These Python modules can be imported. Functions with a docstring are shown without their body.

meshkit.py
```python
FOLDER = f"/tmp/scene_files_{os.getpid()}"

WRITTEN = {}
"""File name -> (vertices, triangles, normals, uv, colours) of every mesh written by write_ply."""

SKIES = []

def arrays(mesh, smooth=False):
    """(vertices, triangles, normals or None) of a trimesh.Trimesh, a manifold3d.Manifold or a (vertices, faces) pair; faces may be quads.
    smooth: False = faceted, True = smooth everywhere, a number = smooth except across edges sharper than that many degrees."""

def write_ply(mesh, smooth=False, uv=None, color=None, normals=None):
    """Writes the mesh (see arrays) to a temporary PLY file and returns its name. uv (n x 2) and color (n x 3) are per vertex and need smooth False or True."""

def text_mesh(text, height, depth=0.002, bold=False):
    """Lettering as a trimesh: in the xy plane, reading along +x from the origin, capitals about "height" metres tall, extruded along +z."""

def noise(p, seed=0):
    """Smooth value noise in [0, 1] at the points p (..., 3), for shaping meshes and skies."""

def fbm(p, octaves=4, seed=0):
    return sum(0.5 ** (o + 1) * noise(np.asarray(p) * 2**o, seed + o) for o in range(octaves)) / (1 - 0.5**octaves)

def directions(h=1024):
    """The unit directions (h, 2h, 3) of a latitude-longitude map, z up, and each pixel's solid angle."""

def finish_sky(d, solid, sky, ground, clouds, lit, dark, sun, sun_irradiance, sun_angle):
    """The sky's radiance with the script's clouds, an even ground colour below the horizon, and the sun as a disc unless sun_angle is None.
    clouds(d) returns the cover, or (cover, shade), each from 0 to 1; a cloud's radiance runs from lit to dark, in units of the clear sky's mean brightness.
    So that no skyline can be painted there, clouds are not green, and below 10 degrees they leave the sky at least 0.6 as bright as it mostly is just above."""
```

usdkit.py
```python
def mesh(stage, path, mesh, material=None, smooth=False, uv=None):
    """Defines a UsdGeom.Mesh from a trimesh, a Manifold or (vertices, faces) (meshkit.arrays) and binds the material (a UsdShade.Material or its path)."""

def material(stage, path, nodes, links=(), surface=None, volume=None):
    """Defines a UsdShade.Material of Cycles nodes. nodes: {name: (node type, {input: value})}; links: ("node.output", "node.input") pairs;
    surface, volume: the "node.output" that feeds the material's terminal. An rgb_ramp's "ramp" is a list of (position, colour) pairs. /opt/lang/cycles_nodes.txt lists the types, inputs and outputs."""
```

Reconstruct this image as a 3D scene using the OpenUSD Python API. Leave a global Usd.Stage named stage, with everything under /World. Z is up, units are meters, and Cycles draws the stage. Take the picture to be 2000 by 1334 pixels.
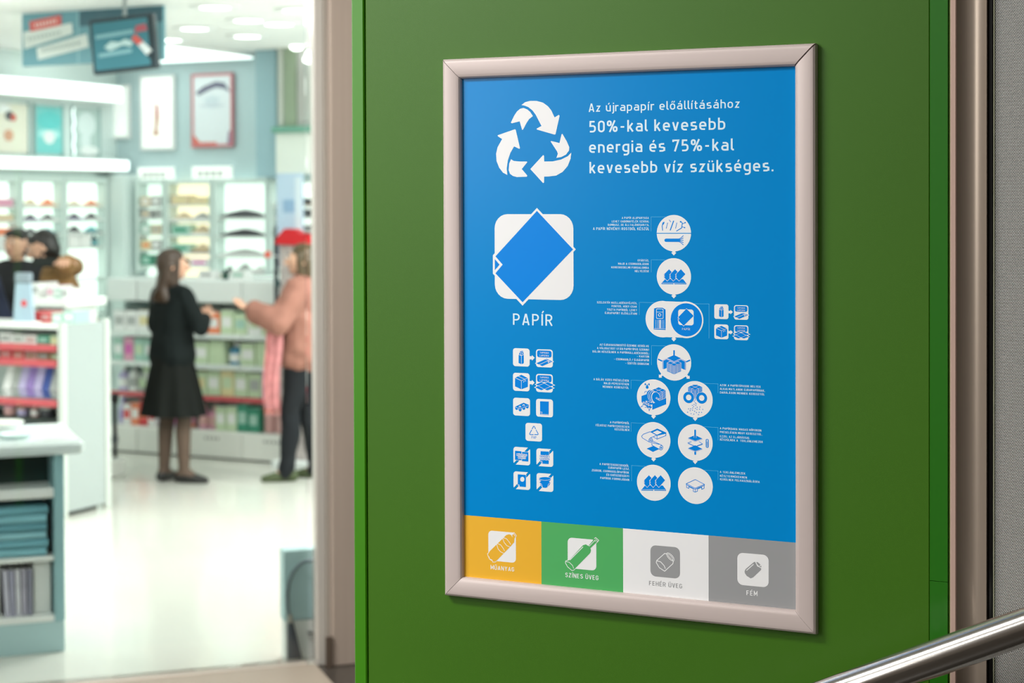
import math, random, re
import numpy as np, trimesh, usdkit, meshkit
import manifold3d as m3
from shapely.geometry import Polygon, LineString, Point, box as sbox, MultiPolygon
from shapely.ops import unary_union
from shapely import affinity
from pxr import Usd, UsdGeom, UsdLux, UsdShade, Gf, Sdf

stage = Usd.Stage.CreateInMemory()
UsdGeom.SetStageUpAxis(stage, UsdGeom.Tokens.z); UsdGeom.SetStageMetersPerUnit(stage, 1.0)
UsdGeom.Xform.Define(stage, '/World'); UsdGeom.Scope.Define(stage, '/World/Looks')
rng = random.Random(7)

# ------------------------------------------------------------------ camera
FPX, CY = 3439.0, 448.2                                   # focal length and optical centre row, for a 2000 x 1334 picture
YAW, PITCH, ROLL = np.radians([25.785, -0.887, -0.205])
EYE = np.array([0, -2.533, 2.0])
f0 = np.array([-math.sin(YAW), math.cos(YAW), 0]); r0 = np.array([math.cos(YAW), math.sin(YAW), 0]); u0 = np.array([0, 0, 1.0])
FW = f0 * math.cos(PITCH) + u0 * math.sin(PITCH); _u = u0 * math.cos(PITCH) - f0 * math.sin(PITCH)
RT = r0 * math.cos(ROLL) + _u * math.sin(ROLL); UP = _u * math.cos(ROLL) - r0 * math.sin(ROLL)
cam = UsdGeom.Camera.Define(stage, '/World/camera')
cam.AddTransformOp().Set(Gf.Matrix4d(*RT, 0, *UP, 0, *(-FW), 0, *EYE, 1))
cam.CreateHorizontalApertureAttr(36.0); cam.CreateFocalLengthAttr(FPX * 36 / 2000)
cam.CreateVerticalApertureOffsetAttr((CY - 667) * 36 / 2000); cam.CreateHorizontalApertureOffsetAttr(0.0)
cam.CreateFocusDistanceAttr(2.68); cam.CreateFStopAttr(5.2)
cam.CreateClippingRangeAttr(Gf.Vec2f(0.05, 200)); cam.CreateExposureAttr(0.1)

# ------------------------------------------------------------------ lights (ceiling luminaires of hall and shop, and unseen lights added for brightness)
def rect_light(name, loc, w, d, power, color=(1, 1, 1), rot=None):
    l = UsdLux.RectLight.Define(stage, '/World/Lights/' + name)
    l.CreateWidthAttr(w); l.CreateHeightAttr(d); l.CreateIntensityAttr(power); l.CreateColorAttr(Gf.Vec3f(*color))
    l.AddTranslateOp().Set(Gf.Vec3d(*loc))
    if rot: l.AddRotateXYZOp().Set(Gf.Vec3f(*rot))
UsdGeom.Scope.Define(stage, '/World/Lights')
rect_light('hall_lamp_a', (-3.0, -1.7, 3.78), 1.6, 0.5, 56, (1, .985, .97))
rect_light('hall_lamp_b', (-0.9, -2.9, 3.78), 1.6, 0.5, 13, (1, .98, .96))
rect_light('hall_lamp_c', (-4.2, -4.2, 3.78), 2.4, 0.8, 12, (1, .99, .98))
rect_light('hall_lamp_d', (1.2, -4.6, 3.78), 1.6, 0.5, 7, (1, .98, .96))
for i, (x, y) in enumerate([(-5.6, 4.3), (-7.4, 3.2), (-4.2, 6.2), (-5.3, 5.2), (-7.8, 5.0), (-4.7, 7.4), (-4.2, 8.5)]):
    rect_light(f'shop_fill_light_{"abcdefgh"[i]}', (x, y, 3.0), 1.5, 0.6, (5, 4.5, 7, 7, 9, 27, 28)[i], (1, 1, .985))      # shop lights out of view, several added to brighten the back wall
    rect_light(f'added_ceiling_uplight_{"abcdefgh"[i]}', (x, y, 3.02), 1.5, 0.6, (2, 2, 3.4, 4.4, 4.4, 5.5, 5.5)[i], (1, 1, .985), (180, 0, 0))  # unseen upward lights, added to whiten the shop ceiling
rect_light('added_post_light', (-3.0, 2.0, 3.78), 1.2, 0.5, 62, (1, .97, .92))  # added behind the green panel only to brighten the shopfront post
rect_light('added_gondola_light', (-4.7, 1.1, 3.78), 1.2, 0.5, 105, (1, .99, .97))  # added to brighten the front of the near gondola
rect_light('added_wall_sheen_light', (-5.6, -6.55, 2.75), 2.8, 1.5, 10, (1, .99, .96), (90, 0, 0))  # unseen light added to lay a sheen on the green wall's upper left
dome = UsdLux.DomeLight.Define(stage, '/World/Lights/dim_air'); dome.CreateIntensityAttr(0.03)

# ------------------------------------------------------------------ helpers
def ray(x, y): return FW + RT * (x - 1000) / FPX - UP * (y - CY) / FPX      # a line of sight, to read off where a thing stands
def onY(x, y, Y): d = ray(x, y); return EYE + d * (Y - EYE[1]) / d[1]
def onX(x, y, X): d = ray(x, y); return EYE + d * (X - EYE[0]) / d[0]
def onZ(x, y, Z): d = ray(x, y); return EYE + d * (Z - EYE[2]) / d[2]
def lin(h):
    if isinstance(h, str): h = [int(h[i:i + 2], 16) / 255 for i in (0, 2, 4)]
    return tuple(c / 12.92 if c < .04045 else ((c + .055) / 1.055) ** 2.4 for c in h)
MATS = {}
def M(name, hexcol, rough=.5, metal=0, spec=.5, emit=0, emit_hex=None, bump=0, bscale=200, vary=0, vscale=4, coat=0, trans=0, vstretch=(1, 1, 1)):
    if name in MATS: return MATS[name]
    c = lin(hexcol)
    p = dict(base_color=c, roughness=rough, metallic=metal, specular_ior_level=spec, coat_weight=coat)
    if emit: p.update(emission_color=lin(emit_hex or hexcol), emission_strength=emit)
    if trans: p.update(transmission_weight=trans)
    n, l = {'p': ('principled_bsdf', p)}, []
    if bump or vary:
        n['tc'] = ('texture_coordinate', {})
        n['mp'] = ('mapping', {'scale': vstretch}); l.append(('tc.object', 'mp.vector'))
    if vary:
        n['nz'] = ('noise_texture', {'scale': vscale, 'detail': 3.0})
        n['rp'] = ('rgb_ramp', {'ramp': [(.3, tuple(x * (1 - vary) for x in c)), (.7, tuple(min(1, x * (1 + vary)) for x in c))]})
        l += [('mp.vector', 'nz.vector'), ('nz.fac', 'rp.fac'), ('rp.color', 'p.base_color')]
    if bump:
        n['nb'] = ('noise_texture', {'scale': bscale, 'detail': 2.0}); n['bm'] = ('bump', {'strength': bump, 'distance': .002})
        l += [('mp.vector', 'nb.vector'), ('nb.fac', 'bm.height'), ('bm.normal', 'p.normal')]
    MATS[name] = usdkit.material(stage, '/World/Looks/' + name, n, l, surface='p.BSDF')
    return MATS[name]
USED = {}
def numbered(parent, name):
    k = (str(parent), name); i = USED.get(k, -1) + 1; USED[k] = i
    return name if i == 0 else f'{name}_{i:03d}'
class T:                                                   # a thing: an Xform at its base, whose children are its parts
    def __init__(s, name, label=None, cat=None, loc=(0, 0, 0), rotz=0, group=None, kind=None, path=None):
        s.loc = np.array(loc, float); s.rotz = rotz
        s.path = path or '/World/' + numbered('/World', name)
        s.x = UsdGeom.Xform.Define(stage, s.path)
        s.x.AddTranslateOp().Set(Gf.Vec3d(*s.loc))
        if rotz: s.x.AddRotateZOp().Set(float(rotz))
        tag(s.x.GetPrim(), label, cat, group, kind)
    def w(s, mesh):                                        # world coordinates to the thing's own
        v, f = mv(mesh); v = v - s.loc
        a = -math.radians(s.rotz); c, q = math.cos(a), math.sin(a)
        return np.c_[v[:, 0] * c - v[:, 1] * q, v[:, 0] * q + v[:, 1] * c, v[:, 2]], f
    def add(s, name, mesh, mat, parent=None, smooth=30, world=False, label=None):
        base = parent or s.path
        path = base + '/' + numbered(base, name)
        usdkit.mesh(stage, path, s.w(mesh) if world else mv(mesh), mat, smooth)
        if label: tag(stage.GetPrimAtPath(path), label)
        return path
def tag(p, label=None, cat=None, group=None, kind=None):
    for k, v in (('label', label), ('category', cat), ('group', group), ('kind', kind)):
        if v: p.SetCustomDataByKey(k, v)
def obj(name, mesh, mat, label=None, cat=None, group=None, kind=None, smooth=30):
    path = '/World/' + numbered('/World', name)
    m = usdkit.mesh(stage, path, mv(mesh), mat, smooth); tag(m.GetPrim(), label, cat, group, kind); return path
def mv(mesh):
    if hasattr(mesh, 'to_mesh'):
        q = mesh.to_mesh(); return np.array(q.vert_properties[:, :3], float), np.array(q.tri_verts, int)
    if isinstance(mesh, (tuple, list)): return np.asarray(mesh[0], float), np.asarray(mesh[1], int)
    return np.asarray(mesh.vertices, float), np.asarray(mesh.faces, int)
def cat(*ms):
    vs, fs, n = [], [], 0
    for m in ms:
        v, f = mv(m); vs.append(v); fs.append(f + n); n += len(v)
    return np.vstack(vs), np.vstack(fs)
def hullp(p):
    h = trimesh.convex.convex_hull(np.asarray(p, float)); return np.array(h.vertices), np.array(h.faces)
def bx(x0, x1, y0, y1, z0, z1, b=.003):                    # a box with chamfered edges
    x0, x1 = sorted((x0, x1)); y0, y1 = sorted((y0, y1)); z0, z1 = sorted((z0, z1))
    b = min(b, (x1 - x0) * .3, (y1 - y0) * .3, (z1 - z0) * .3)
    p = []
    for X, a in ((x0, 1), (x1, -1)):
        for Y, c in ((y0, 1), (y1, -1)):
            for Z, e in ((z0, 1), (z1, -1)):
                p += [(X, Y + c * b, Z + e * b), (X + a * b, Y, Z + e * b), (X + a * b, Y + c * b, Z)]
    return hullp(p)
def rot(mesh, deg, axis=(0, 0, 1), at=(0, 0, 0)):
    v, f = mv(mesh); R = trimesh.transformations.rotation_matrix(math.radians(deg), axis, at)
    return v @ R[:3, :3].T + R[:3, 3], f
def move(mesh, d): v, f = mv(mesh); return v + np.asarray(d, float), f
def tube(pts, r, n=16, closed=False):
    p = np.asarray(pts, float); k = len(p); t = np.gradient(p, axis=0); t /= np.linalg.norm(t, axis=1, keepdims=True)
    ref = np.array([0, 0, 1.0]) if abs(t[:, 2]).max() < .95 else np.array([0, 1.0, 0]) if abs(t[:, 1]).max() < .95 else np.array([.6, .5, .62])
    a = np.cross(t, ref); a /= np.linalg.norm(a, axis=1, keepdims=True); b = np.cross(t, a)
    r = np.broadcast_to(r, (k,)); an = np.arange(n) * 2 * np.pi / n
    v = (p[:, None] + r[:, None, None] * (np.cos(an)[None, :, None] * a[:, None] + np.sin(an)[None, :, None] * b[:, None])).reshape(-1, 3)
    F = []
    for i in range(k - 1):
        for j in range(n):
            q = [i * n + j, i * n + (j + 1) % n, (i + 1) * n + (j + 1) % n, (i + 1) * n + j]; F += [[q[0], q[2], q[1]], [q[0], q[3], q[2]]]
    v = np.vstack([v, p[0], p[-1]]); c0, c1 = len(v) - 2, len(v) - 1
    for j in range(n): F += [[c0, j, (j + 1) % n], [c1, (k - 1) * n + (j + 1) % n, (k - 1) * n + j]]
    return v, np.array(F)[:, ::-1]
def lathe(prof, n=20, sx=1, sy=1, caps=True):                         # (radius, height) pairs from bottom to top
    prof = [(max(r, 1e-4), z) for r, z in prof]; k = len(prof); an = np.arange(n) * 2 * np.pi / n
    v = np.array([(r * math.cos(a) * sx, r * math.sin(a) * sy, z) for r, z in prof for a in an]); F = []
    for i in range(k - 1):
        for j in range(n):
            a, b, c, d = i * n + j, i * n + (j + 1) % n, (i + 1) * n + (j + 1) % n, (i + 1) * n + j; F += [[a, b, c], [a, c, d]]
    if not caps: return v, np.array(F)
    v = np.vstack([v, [0, 0, prof[0][1]], [0, 0, prof[-1][1]]])
    for j in range(n): F += [[k * n, (j + 1) % n, j], [k * n + 1, (k - 1) * n + j, (k - 1) * n + (j + 1) % n]]
    return v, np.array(F)
def geoms(g):
    if g.is_empty: return []
    if g.geom_type == 'Polygon': return [g]
    return [q for h in g.geoms for q in geoms(h)] if hasattr(g, 'geoms') else []
def flat(g, y, loc):                                       # print on an upright sheet that faces -y: plane coordinates (x, z)
    vs, fs, n = [], [], 0
    for q in geoms(g):
        if q.area < 1e-9: continue
        v, f = trimesh.creation.triangulate_polygon(q, engine='earcut')
        a = v[f]; s = (a[:, 1, 0] - a[:, 0, 0]) * (a[:, 2, 1] - a[:, 0, 1]) - (a[:, 1, 1] - a[:, 0, 1]) * (a[:, 2, 0] - a[:, 0, 0])
        f = np.where((s < 0)[:, None], f[:, ::-1], f)
        vs.append(np.c_[v[:, 0], np.full(len(v), y), v[:, 1]] - loc); fs.append(f + n); n += len(v)
    return np.vstack(vs), np.vstack(fs)
def extrude(poly, h, axis='z'):                            # a prism of a shapely polygon; axis y: the polygon stands in x, z
    parts = []
    for q in geoms(poly):
        m = trimesh.creation.extrude_polygon(q, h, engine='earcut'); v, f = mv(m)
        if axis == 'y': v, f = np.c_[v[:, 0], v[:, 2], v[:, 1]], f[:, ::-1]
        parts.append((v, f))
    return cat(*parts)
# ------------------------------------------------------------------ the setting
green = M('green_panel', '386704', rough=.45, spec=.36, bump=.06, bscale=900, vary=.05, vscale=1.5)
green_trim = M('green_edge', '3a8000', rough=.38, spec=.4, bump=.04, bscale=900)
green_trim2 = M('green_edge_deep', '1f6a06', rough=.38, spec=.4, bump=.04, bscale=900)
dark = M('dark_gap', '0a0a0a', rough=.6); black = M('black_rubber', '050505', rough=.35)
taupe = M('brushed_post', 'a29488', rough=.36, metal=.35, spec=.5, bump=.05, bscale=40, vstretch=(1, 1, .02), vary=.06, vscale=30)
taupe_edge = M('post_edge', 'c4a698', rough=.42, metal=.15)
shop_white = M('shop_white', 'f2f4f0', rough=.35); gloss_floor = M('shop_floor', 'd3d2c9', rough=.12, spec=.5, vary=.03, vscale=1.2)
ceil_m = M('shop_ceiling', 'f6f6f3', rough=.7); teal_wall = M('teal_wall', 'bdd2d5', rough=.45)
teal_lt = M('pale_teal', 'd6e4e1', rough=.4); teal_dk = M('teal_deep', '7fb4b6', rough=.4); hall_wall = M('hall_wall', '655c53', rough=.6)
hall_floor = M('hall_floor', '37332e', rough=.3, vary=.1, vscale=2)

A = np.array([-4.076, 3.919]); DN = np.array([math.sqrt(.5), math.sqrt(.5)])            # foot of the shopfront's post; its line runs at 45 degrees
def sf(t, off=0): return A + DN * t + np.array([-DN[1], DN[0]]) * off                    # along the shopfront (t < 0: to the left), off: into the shop
def prism(poly, z0, z1): v, f = extrude(Polygon(poly), z1 - z0); return v + [0, 0, z0], f
split0, split1 = sf(-6.5), sf(.35)
obj('floor', prism([(-9.6, split0[1]), tuple(split0), tuple(split1), (-2.6, split1[1]), (-2.6, 10.2), (-9.6, 10.2)], -.1, 0), gloss_floor, kind='structure', smooth=False)
obj('floor', prism([(-9.6, -6.6), (3.6, -6.6), (3.6, split1[1]), tuple(split1), tuple(split0), (-9.6, split0[1])], -.1, 0), hall_floor, kind='structure', smooth=False)
obj('ceiling', prism([(-9.6, split0[1]), tuple(split0), tuple(split1), (-2.6, split1[1]), (-2.6, 10.2), (-9.6, 10.2)], 3.2, 3.3), ceil_m, kind='structure', smooth=False)
obj('ceiling', prism([(-9.6, -6.6), (3.6, -6.6), (3.6, split1[1]), tuple(split1), tuple(split0), (-9.6, split0[1])], 3.8, 3.9), shop_white, kind='structure', smooth=False)
obj('wall_back', bx(-9.6, -2.6, 9.42, 9.55, 0, 3.2, 0), teal_wall, kind='structure', smooth=False)
obj('wall_left', bx(-9.6, -9.48, -.7, 9.42, 0, 3.2, 0), teal_lt, kind='structure', smooth=False)
obj('wall_side', bx(-2.7, -2.6, 4.29, 9.42, 0, 3.2, 0), shop_white, kind='structure', smooth=False)
obj('wall_front', bx(-3.76, 3.5, 4.2, 4.28, 0, 3.8, 0), M('corridor_wall', 'b3a698', rough=.6), kind='structure', smooth=False)
obj('wall_behind', bx(-9.6, 3.6, -6.7, -6.6, 0, 3.8, 0), hall_wall, kind='structure', smooth=False)
obj('wall_far', bx(3.5, 3.6, -6.6, 4.0, 0, 3.8, 0), hall_wall, kind='structure', smooth=False)
obj('wall_hall', bx(-9.6, -9.5, -6.6, -.72, 0, 3.8, 0), hall_wall, kind='structure', smooth=False)

# shopfront: post, base rail, glass
post = T('trim_1', kind='structure', loc=(*sf(.02), 0), rotz=45)
def shaft(x0, x1, y0, y1, z0=.0, z1=3.2, b=.006): return bx(x0, x1, y0, y1, z0, z1, b)
post.add('jamb', shaft(.05, .34, -.05, .07), taupe)
post.add('glazing_bead', shaft(-.012, .034, -.02, .05), M('bead_alu', 'c9c4bb', rough=.3, metal=.5))
post.add('gasket', shaft(.036, .049, -.02, .05), M('gasket_grey', '8d857b', rough=.6))
post.add('kick_strip', bx(.018, .05, -.065, -.052, 0, .135, .002), M('kick_dark', '453a30', rough=.5))
sill = T('trim_2', kind='structure', loc=(*sf(-3), 0), rotz=45)
sill.add('rail', bx(-3.4, 2.97, -.03, .06, .0, .022, .004), M('sill_alu', '9c9489', rough=.4, metal=.3))
sill.add('threshold', bx(-3.4, 3.0, -.5, -.032, .0, .018, .004), M('sill_stone', '8a8073', rough=.5))
pane_m = usdkit.material(stage, '/World/Looks/shop_glass', {
    't': ('transparent_bsdf', {'color': (.955, .98, .97)}), 'g': ('glossy_bsdf', {'color': (1, 1, 1), 'roughness': .0}),
    'f': ('fresnel', {'IOR': 1.42}), 'x': ('mix_closure', {})}, [('f.fac', 'x.fac'), ('t.BSDF', 'x.closure1'), ('g.BSDF', 'x.closure2')], surface='x.closure')
win = T('window_1', kind='structure', loc=(*sf(-3), 0), rotz=45)
win.add('pane', bx(-3.4, 2.98, .015, .023, .024, 3.2, 0), pane_m, smooth=False)
soff = T('trim_3', kind='structure', loc=(*sf(-3), 0), rotz=45)
soff.add('lintel', bx(-3.5, 3.45, -.06, .08, 3.2, 3.8, .004), taupe)

# the green wall: a big panel between two edge strips
XL, XS, X2, XR = -1.5195, -1.4955, -.558, -.529
def yz(x0, x1, y0, y1, z0, z1, b=.0015): return bx(x0, x1, y0, y1, z0, z1, b)
gw = T('wall_right', kind='structure', loc=(-1.0, 0, 0))
gp = gw.add('panel', yz(XS + .0022, X2 - .0006, 0, .04, 0, 3.8), green, world=True)
gw.add('edge_strip', yz(XL, XS - .0002, -.001, .06, 0, 3.8, .002), green_trim, world=True)
zs = onY(1836, 1136, 0)[2]
gw.add('edge_strip', yz(X2 - .0003, XR - .0035, -.0012, .04, zs + .0003, 3.8, .0005), green_trim2, world=True)
gw.add('edge_strip', yz(X2 - .0003, XR - .0035, -.0012, .04, 0, zs - .0002, .0005), green_trim2, world=True)
gw.add('edge_fillet', yz(XR - .003, XR, .001, .04, 0, 3.8), M('olive_fillet', '4a6a12', rough=.5), world=True)
gw.add('core', yz(XL + .004, XR - .001, .045, .3, 0, 3.8), dark, world=True)
tp = T('trim_4', kind='structure', loc=(-.5, 0, 0))
tp.add('post_lip', yz(XR + .0004, -.5195, -.006, .05, 0, 3.8, .0015), taupe_edge, world=True)
# a slightly hollow post face
def hollow_post():
    xs = np.linspace(-.5192, -.4778, 13); ys = -.004 + .010 * np.sin(np.linspace(0, np.pi, 13)) ** .8
    poly = Polygon(list(zip(xs, ys)) + [(-.4778, .08), (-.5192, .08)]); return prism(list(poly.exterior.coords), 0, 3.8)
tp.add('post_face', hollow_post(), M('post_face', '9a8c7e', rough=.34, metal=.45, bump=.05, bscale=60, vstretch=(1, 1, .02)), world=True)
tp.add('seal', yz(-.4772, -.4702, .003, .05, 0, 3.8), black, world=True)
# finely perforated sheet: holes of 2.4 mm pitch, far too small to model singly
P_ = .00236
n = {'g': ('geometry', {}), 's': ('separate_xyz', {}), 'p': ('principled_bsdf', {'roughness': .5}),
     'xs': ('math', {'math_type': 'divide', 'value2': P_}), 'zs': ('math', {'math_type': 'divide', 'value2': P_ * 1.732})}
l = [('g.position', 's.vector'), ('s.x', 'xs.value1'), ('s.z', 'zs.value1')]
for k, o in (('a', 0.0), ('b', .5)):
    for c, src in (('x', 'xs'), ('z', 'zs')):
        n[f'o{c}{k}'] = ('math', {'math_type': 'add', 'value2': o + 100}); n[f'f{c}{k}'] = ('math', {'math_type': 'fraction'}); n[f'm{c}{k}'] = ('math', {'math_type': 'subtract', 'value2': .5})
        n[f'e{c}{k}'] = ('math', {'math_type': 'multiply', 'value2': 1.0 if c == 'x' else 1.732}); n[f'q{c}{k}'] = ('math', {'math_type': 'power', 'value2': 2.0}); n[f'n{c}{k}'] = ('math', {'math_type': 'absolute'})
        l += [(f'{src}.value', f'o{c}{k}.value1'), (f'o{c}{k}.value', f'f{c}{k}.value1'), (f'f{c}{k}.value', f'm{c}{k}.value1'), (f'm{c}{k}.value', f'n{c}{k}.value1'), (f'n{c}{k}.value', f'e{c}{k}.value1'), (f'e{c}{k}.value', f'q{c}{k}.value1')]
    n[f'd{k}'] = ('math', {'math_type': 'add'}); l += [(f'qx{k}.value', f'd{k}.value1'), (f'qz{k}.value', f'd{k}.value2')]
n['mn'] = ('math', {'math_type': 'minimum'}); n['lt'] = ('math', {'math_type': 'less_than', 'value2': .31 ** 2}); n['mx'] = ('mix', {'color1': (.008, .009, .007), 'color2': (.93, .93, .88)})
l += [('da.value', 'mn.value1'), ('db.value', 'mn.value2'), ('mn.value', 'lt.value1'), ('lt.value', 'mx.fac'), ('mx.color', 'p.base_color')]
perf = usdkit.material(stage, '/World/Looks/perforated', n, l, surface='p.BSDF')
ps = T('perforated_screen', 'fine black mesh screen of tiny pale dots at the right edge, beyond the black seal', 'screen', loc=(-.3, .006, 0))
ps.add('mesh_sheet', yz(-.4685, .6, .006, .012, 0, 3.8, .001), perf, world=True, smooth=False)
ps.add('edge_bead', yz(-.4700, -.4686, .004, .012, 0, 3.8, .0005), M('cream_bead', 'd9dcbc', rough=.4), world=True)
ps.add('backing', yz(-.465, .6, .02, .1, 0, 3.8, .001), dark, world=True)

# stair handrail in front of the wall
steel = usdkit.material(stage, '/World/Looks/brushed_steel', {'p': ('principled_bsdf', {'base_color': (.55, .52, .49), 'metallic': 1.0, 'roughness': .15})}, [], surface='p.BSDF')
h1, h0 = np.array([-.406, -.12, 1.429]), np.array([-.554, -.12, 1.36]); hd = (h1 - h0) / np.linalg.norm(h1 - h0)
hr = T('handrail', 'polished steel tube handrail sloping up across the bottom right corner', 'handrail', loc=tuple(h0))
ra = [h0 + hd * s for s in np.linspace(-1.6, 1.6, 30)]
hr.add('tube', tube(ra, .0245, 48), steel, world=True, smooth=60)
for s in (-.55, 1.1):
    q = h0 + hd * s
    bk = hr.add('bracket', tube([q + [0, 0, -.02], q + [0, .02, -.06], q + [0, .07, -.075], q + [0, .114, -.075]], .007, 12), steel, world=True, smooth=60)
    fl = lathe([(.03, 0), (.03, .004), (.027, .006)], 24); fl = rot(fl, 90, (1, 0, 0)); hr.add('flange', move(fl, q + [0, .1198, -.075]), steel, parent=bk, world=True)
# ------------------------------------------------------------------ the snap frame
OL, OT, OW, OH, FM = -1.3426, 2.2317, .620, .871, .0326
frame_m = M('frame_alu', 'c6b7b2', rough=.38, metal=.12, spec=.5, bump=.02, bscale=400)
fr = T('snap_frame', 'pale champagne snap frame with mitred corners around the blue poster', 'frame', loc=(OL + OW / 2, 0, OT - OH))
prof = [(0, 0), (.0, .0075), (.0012, .0105), (.0040, .0126), (.0085, .0135), (.0250, .0130), (.0295, .0112), (.0318, .0085), (FM, .0040), (FM, .0030), (.006, .0030), (.006, 0)]   # (inward, proud)
def rail(a, b, inn, cut0, cut1):                           # a, b: outer corners; inn: inward direction; the mitres are cut back a little
    a, b, inn = np.array(a), np.array(b), np.array(inn); d = (b - a) / np.linalg.norm(b - a); V = []
    for e, cut, sg in ((a, cut0, 1), (b, cut1, -1)):
        for u, h in prof:
            q = e + inn * u + d * sg * (u + cut); V.append((q[0], -h - .0005, q[1]))
    k = len(prof); F = []
    cap = trimesh.creation.triangulate_polygon(Polygon(prof), engine='earcut')
    kd = {tuple(np.round(p, 6)): i for i, p in enumerate(prof)}; mp = [kd[tuple(np.round(p, 6))] for p in cap[0]]
    for i in range(k):
        j = (i + 1) % k; F += [[i, j, k + j], [i, k + j, k + i]]
    for t in cap[1]: F += [[mp[t[0]], mp[t[1]], mp[t[2]]], [k + mp[t[2]], k + mp[t[1]], k + mp[t[0]]]]
    m = trimesh.Trimesh(np.array(V), np.array(F), process=False); m.fix_normals(); return m
TL, TR, BL, BR = (OL, OT), (OL + OW, OT), (OL, OT - OH), (OL + OW, OT - OH)
fr.add('frame_rail', rail(TL, TR, (0, -1), .0005, .0014), frame_m, world=True, smooth=25)
fr.add('frame_rail', rail(BL, BR, (0, 1), .0004, .0002), frame_m, world=True, smooth=25)
fr.add('frame_rail', rail(TL, BL, (1, 0), .0005, .0004), frame_m, world=True, smooth=25)
fr.add('frame_rail', rail(TR, BR, (-1, 0), .0014, .0002), frame_m, world=True, smooth=25)
fr.add('back_plate', bx(OL + .004, OL + OW - .004, -.0028, -.0005, OT - OH + .004, OT - .004, 0), dark, world=True, smooth=False)

# ------------------------------------------------------------------ lettering: a monoline sans of strokes
GL = {}
def G(ch, adv, *paths): GL[ch] = (adv, paths)
o, x, t = .07, .655, .93                                   # baseline, x-height and cap-height of the strokes' middle
G('a', .42, f'.04,{x} .42,{x},.17 .42,0', f'.42,.41 0,.41,.16 0,{o},.16 .42,{o},.1'); G('b', .42, '0,1 0,0', f'0,{x} .42,{x},.21 .42,{o},.21 0,{o}')
G('d', .42, '.42,1 .42,0', f'.42,{x} 0,{x},.21 0,{o},.21 .42,{o}'); G('e', .42, f'0,.36 .42,.36 .42,{x},.21 0,{x},.21 0,{o},.21 .39,{o}')
G('g', .42, f'.42,.725 .42,-.2,.19 .03,-.2', f'.42,{x} 0,{x},.21 0,.11,.21 .42,.11'); G('h', .4, '0,1 0,0', f'0,{x} .4,{x},.2 .4,0')
G('i', .0, '0,.725 0,0', '0,.86 0,1'); G('ı', .0, '0,.725 0,0'); G('j', .04, '.04,.725 .04,-.2,.12 -.1,-.2', '.04,.86 .04,1'); G('k', .38, '0,1 0,0', '0,.24 .36,.725', '.13,.41 .39,0')
G('l', .12, f'0,1 0,{o},.13 .17,{o}'); G('n', .4, '0,.725 0,0', f'0,{x} .4,{x},.2 .4,0'); G('o', .42, f'c0,{x},.21 .42,{x},.21 .42,{o},.21 0,{o},.21'); G('p', .42, '0,.725 0,-.27', f'0,{x} .42,{x},.21 .42,{o},.21 0,{o}')
G('r', .28, '0,.725 0,0', f'0,.45 0,{x},.16 .3,{x}'); G('s', .38, f'.37,{x} .02,{x},.15 .02,.365,.15 .38,.365,.15 .38,{o},.15 -.01,{o}'); G('t', .28, f'.08,.93 .08,{o},.13 .3,{o}', f'-.04,{x} .28,{x}')
G('u', .4, f'0,.725 0,{o},.2 .4,{o}', '.4,.725 .4,0'); G('v', .4, '0,.725 .188,.015', '.4,.725 .212,.015'); G('y', .42, '0,.725 .21,.03', '.42,.725 .13,-.27'); G('z', .36, f'0,{x} .34,{x} .02,{o} .37,{o}')
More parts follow.
